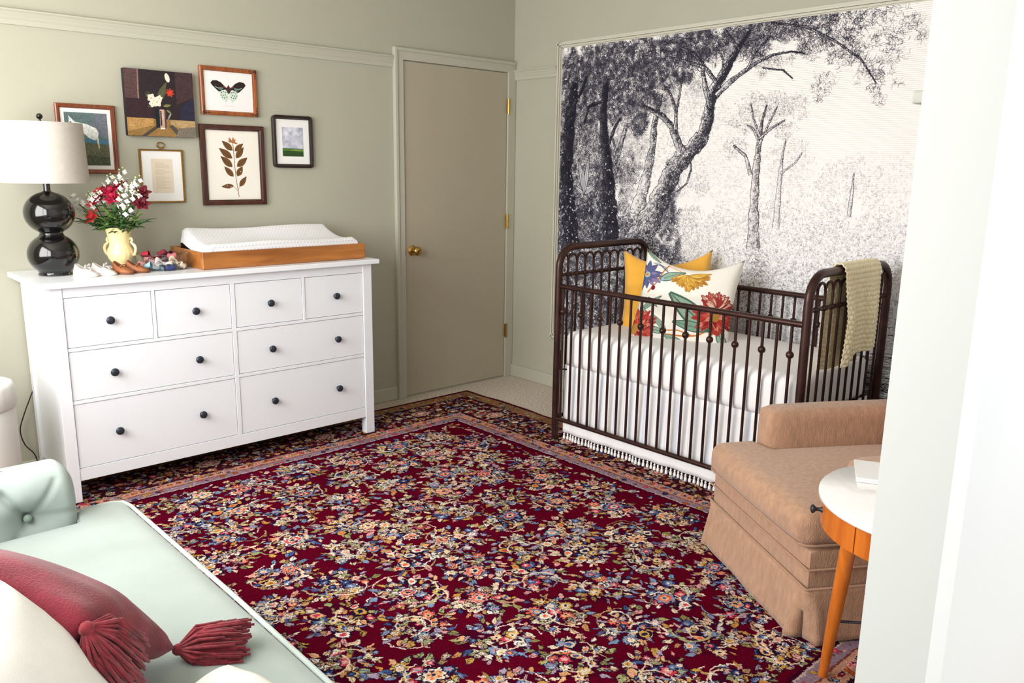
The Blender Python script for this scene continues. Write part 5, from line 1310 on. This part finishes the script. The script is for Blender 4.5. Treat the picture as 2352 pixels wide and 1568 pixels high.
# ================================================================ side table
m_cherryw = wood('amber_cherry', (176, 84, 20), (216, 122, 40), .3, 'z', .5)
m_marble = mat('white_stone_top', (238, 236, 236), .14, var=.02, scale=6, coat=.3)
m_iron2 = mat('dark_iron_rod', (76, 80, 96), .35, metal=.8)
SXc, SYc, SR, SZ = -1.588, -3.401, .2955, .585
tb = thing('side_table', 'round side table with white top and amber wooden legs beside the white jamb', 'side table', (SXc, SYc, .0125))
P = kit(tb)
bm = B(); lathe(bm, [(SR - .004, SZ - .020), (SR, SZ - .016), (SR, SZ - .004), (SR - .004, SZ)], 96, (SXc, SYc, 0)); P('tabletop', bm, m_marble, smooth=50)
RA, A0, A1 = SR - .012, SZ - .096, SZ - .021
def apron(a, b, name, parent=None):
    bm = B(); n = 40
    pts = [a + (b - a) * k / n for k in range(n + 1)]
    rings = [[bm.verts.new((SXc + r * math.cos(t), SYc + r * math.sin(t), z)) for t in pts] for r, z in ((RA, A0), (RA, A1), (RA - .016, A1), (RA - .016, A0))]
    for i in range(4):
        Aq, C = rings[i], rings[(i + 1) % 4]
        for k in range(n): bm.faces.new((Aq[k], Aq[k + 1], C[k + 1], C[k]))
    for k in (0, n): bm.faces.new([r[k] for r in rings])
    return P(name, bm, m_cherryw, parent, smooth=40)
apron(R(161), R(161 + 285), 'apron')
dw = apron(R(87), R(160.3), 'drawer_front')
bm = B(); ka = R(123); kd = Vector((math.cos(ka), math.sin(ka), 0)); Mk = Matrix.Translation(Vector((SXc, SYc, SZ - .056)) + kd * RA) @ kd.to_track_quat('Z', 'Y').to_matrix().to_4x4()
lathe(bm, [(.009, 0), (.006, .004), (.0048, .012), (.006, .017), (.011, .021), (.0125, .025), (.010, .029), (.004, .031)], 16, M=Mk); P('knob', bm, m_knob, dw, smooth=60)
legs = []
for q in range(4):
    a = q * math.pi / 2; ca, sa = math.cos(a), math.sin(a)
    def rot2(x, y): return (SXc + ca * x - sa * y, SYc + sa * x + ca * y)
    tp, ft = rot2(-.212, .130), rot2(-.112, .207)
    bm = B(); tube(bm, [(*tp, A1 - .002), (*tp, A0 - .01), (tp[0] + (ft[0] - tp[0]) * .5, tp[1] + (ft[1] - tp[1]) * .5, .245), (*ft, .0127)], [.0205, .0205, .018, .0125], 18)
    P('leg', bm, m_cherryw, smooth=60); legs.append(Vector((tp[0] + (ft[0] - tp[0]) * .55, tp[1] + (ft[1] - tp[1]) * .55, .22)))
bm = B(); tube(bm, [legs[0], legs[2]], .004, 8); tube(bm, [legs[1] + Vector((0, 0, .006)), legs[3] + Vector((0, 0, .006))], .004, 8); P('stretcher', bm, m_iron2, smooth=60)
dish = thing('keepsake_box', 'small flat white box lying on the round side table', 'box', (-1.5, -3.235, SZ)); P = kit(dish)
Md = Matrix.Translation((-1.500, -3.235, SZ + .0006)) @ Matrix.Rotation(R(27), 4, 'Z')
P('body', box(B(), -.079, -.089, 0, .079, .089, .007, Md), m_marble, bevel=.001)
P('lid', box(B(), -.08, -.09, .0072, .08, .09, .013, Md), m_marble, bevel=.002)

# ================================================================ sofa
m_sage = mat('sage_velvet', (154, 166, 160), .8, var=.06, scale=7, sheen=.25, bump=.12, bscale=500)
m_sagep = mat('sage_velvet_piping', (172, 184, 178), .8, var=.03, sheen=.2)
m_btn = mat('sage_button_velvet', (128, 150, 136), .8, sheen=.4)
SB, SF, SE, SN = -3.93, -3.235, -1.52, -3.50                    # back, arm front, far end, near end
so = thing('tufted_sofa', 'pale sage velvet sofa with button-tufted rolled arm in the near corner', 'sofa', (-3.5, -2.5, .0125)); P = kit(so)
bm = B(); rbox(bm, SB + .02, SN, .13, SF + .07, SE - .02, .30, .03, cuts=12); P('base', bm, m_sage, smooth=180)
for x, y in ((SF + .02, SE - .10), (SB + .10, SE - .10), (SF + .02, SN + .10), (SB + .10, SN + .10)):
    bm = B(); tube(bm, [(x, y, .0127), (x, y, .14)], [.016, .024], 12); P('leg', bm, m_dark, smooth=60)
# seat cushion with an ear in front of the arm
bm = B(); rbox(bm, -3.72, SN + .17, .298, -3.090, -1.625, .452, .045, cuts=44, puff=.012)
for v in bm.verts:                                                   # notched round the arm
    k = min(1, max(0, (-3.225 - v.co.x) / .022)); k = k * k * (3 - 2 * k)
    if v.co.y > -1.95: v.co.y -= k * .103 * (v.co.y + 1.95) / .325
cu = P('seat_cushion', bm, m_sage, smooth=180)
bm = B()
def pipe(z): return [(-3.236, -1.735, z - .004), (-3.240, -1.70, z), (-3.228, -1.640, z), (-3.20, -1.628, z), (-3.13, -1.628, z), (-3.100, -1.645, z), (-3.0915, -1.69, z), (-3.088, -2.4, z + .003), (-3.090, -3.0, z), (-3.092, SN + .20, z)]
tube(bm, pipe(.437), .0058, 10); tube(bm, pipe(.313), .0055, 10); P('piping', bm, m_sagep, cu, smooth=80)
# rolled, button-tufted far arm
def arm(y0, y1, name):
    bm = B(); inner = min(y0, y1) if y0 > -3 else max(y0, y1); s = -1 if y0 > -3 else 1
    cy, hw = (y0 + y1) / 2, abs(y1 - y0) / 2
    btn = [(-3.36, .475), (-3.50, .475), (-3.64, .475), (-3.43, .575), (-3.57, .575), (-3.71, .575)]
    def pt(u, v):
        x = SB + .04 + (SF - SB - .04) * u
        a = 2 * math.pi * v; n = 3.2
        cx, cz = math.cos(a), math.sin(a)
        yy = hw * abs(cx) ** (2 / n) * (1 if cx > 0 else -1); zz = abs(cz) ** (2 / n) * (1 if cz > 0 else -1)
        z = .452 + .150 * zz
        yb = cy + s * yy * (1 + .16 * max(0, zz))
        e = min(1, (1 - u) / .06); x -= .045 * (1 - math.sqrt(max(0, 1 - (1 - e) ** 2))) * 0
        k = math.sqrt(max(0, 1 - (1 - e) ** 2)); yb = cy + (yb - cy) * (.45 + .55 * k) if e < 1 else yb; z = .46 + (z - .46) * (.55 + .45 * k) if e < 1 else z
        if yy > 0:                                              # the face towards the seat, and the top
            for bx, bz in btn:
                d2 = ((x - bx) / .055) ** 2 + ((z - bz) / .05) ** 2
                yb -= s * .042 * math.exp(-d2 * 1.1)
            for bx, bz in btn:                                  # creases running out from the buttons
                for dx, dz in ((.07, .10), (-.07, .10), (.07, -.10), (-.07, -.10)):
                    L2 = dx * dx + dz * dz; t = max(0, min(1, ((x - bx) * dx + (z - bz) * dz) / L2)); dd = math.hypot(x - bx - dx * t, z - bz - dz * t)
                    yb -= s * .010 * math.exp(-(dd / .009) ** 2) * (1 - .3 * t)
            if x > -3.36: yb -= s * .008 * math.exp(-((z - .475 - .05 * (x + 3.36)) / .008) ** 2)
        return (x, yb, z)
    surf(bm, pt, 130, 150, False, closed_u=False)
    bmesh.ops.remove_doubles(bm, verts=bm.verts[:], dist=1e-5)
    bmesh.ops.holes_fill(bm, edges=[e for e in bm.edges if e.is_boundary], sides=0)
    o = P(name, bm, m_sage, smooth=180)
    for bx, bz in btn:
        bm = B(); sphere(bm, (bx, cy + s * (hw * (1.07) - .044), bz), .011, 8); P('button', bm, m_btn, o, smooth=180)
arm(-1.725, -1.54, 'arm')
bm = B(); rbox(bm, SB + .04, SN - .02, .298, SF - .02, SN + .165, .60, .07, cuts=14); P('arm', bm, m_sage, smooth=180)
bm = B(); rbox(bm, SB - .02, SN + .02, .20, SB + .20, SE - .03, .80, .08, cuts=16, puff=.01); P('back', bm, m_sage, smooth=180)
# --- burgundy pillow with corner tassels
m_burg = mat('burgundy_chenille', (128, 36, 50), .95, var=.3, scale=16, sheen=.2, bump=.5, bscale=260)
m_tass = mat('burgundy_tassel_yarn', (134, 42, 52), .95, var=.35, scale=60, sheen=.15)
def tassel(bm, c, d, L, r, n, sd):
    rr = random.Random(sd); d = Vector(d).normalized(); a = d.orthogonal().normalized(); b = d.cross(a); c = Vector(c)
    sphere(bm, c + d * .006, .012, 8)
    for k in range(n):
        th = rr.uniform(0, 6.28); q = math.sqrt(rr.random()); tip = c + d * (L * rr.uniform(.6, 1.05)) + (a * math.cos(th) + b * math.sin(th) * .55) * r * q + Vector((rr.gauss(0, .006), rr.gauss(0, .006), rr.gauss(0, .004)))
        if tip.z < .462: tip.z = .462 + rr.random() * .004
        mid = c.lerp(tip, .45) + (a * math.cos(th) + b * math.sin(th) * .6) * r * .42 * q + Vector((rr.uniform(-.004, .004), rr.uniform(-.004, .004), rr.uniform(-.003, .003)))
        if mid.z < .462: mid.z = .462
        tube(bm, [c, mid, tip], [.0022, .003, .0028], 5)
pA, pB, pD = Vector((-3.296, -2.590, .482)), Vector((-3.594, -2.350, .615)), Vector((-3.510, -2.830, .730))
PW, PH = (pB - pA).length, (pD - pA).length
pX, pZ = (pB - pA) / PW, (pD - pA) / PH; pY = pZ.cross(pX).normalized()
bc = (pB + pD) / 2
bp = thing('tasselled_pillow', 'burgundy chenille pillow with corner tassels resting on the sage sofa', 'pillow', bc, 0); P = kit(bp)
Mbp = Matrix(((pX.x, pY.x, pZ.x, bc.x), (pX.y, pY.y, pZ.y, bc.y), (pX.z, pY.z, pZ.z, bc.z), (0, 0, 0, 1)))
P('cover', at_frame(pillow_bm(PW, PH, .17, pinch=.03), Mbp), m_burg, smooth=180)
for i, (sx, sz, d) in enumerate(((-1, -1, (.105, -.05, -.012)), (-1, 1, (.08, .02, -.15)), (1, 1, (-.05, .02, -.12)), (1, -1, (.04, .06, -.10)))):
    bm = B(); cpos = Mbp @ Vector((sx * PW * .495, 0, sz * PH * .495))
    tassel(bm, cpos, d, .135, .055, 320, i); P('tassel', bm, m_tass, smooth=180)
m_cream = mat('white_woven_cotton', (226, 224, 217), .9, var=.02, scale=30, bump=.15, bscale=400)
wc = Vector((-3.63, -2.96, .600))
wp = thing('throw_pillow', 'plump white pillow propped in front of the burgundy pillow on the sofa', 'pillow', wc); P = kit(wp)
P('cover', at_frame(pillow_bm(.46, .46, .22, pinch=.05), Matrix.Translation(wc) @ Matrix.Rotation(R(60), 4, 'Z') @ Matrix.Rotation(R(-28), 4, 'X')), m_cream, smooth=180)
wc = Vector((-3.385, -3.03, .528))
wp = thing('throw_pillow', 'white pillow lying flat at the near end of the sofa seat', 'pillow', wc); P = kit(wp)
P('cover', at_frame(pillow_bm(.36, .36, .14, pinch=.05), Matrix.Translation(wc) @ Matrix.Rotation(R(20), 4, 'Z') @ Matrix.Rotation(R(-84), 4, 'X')), m_cream, smooth=180)
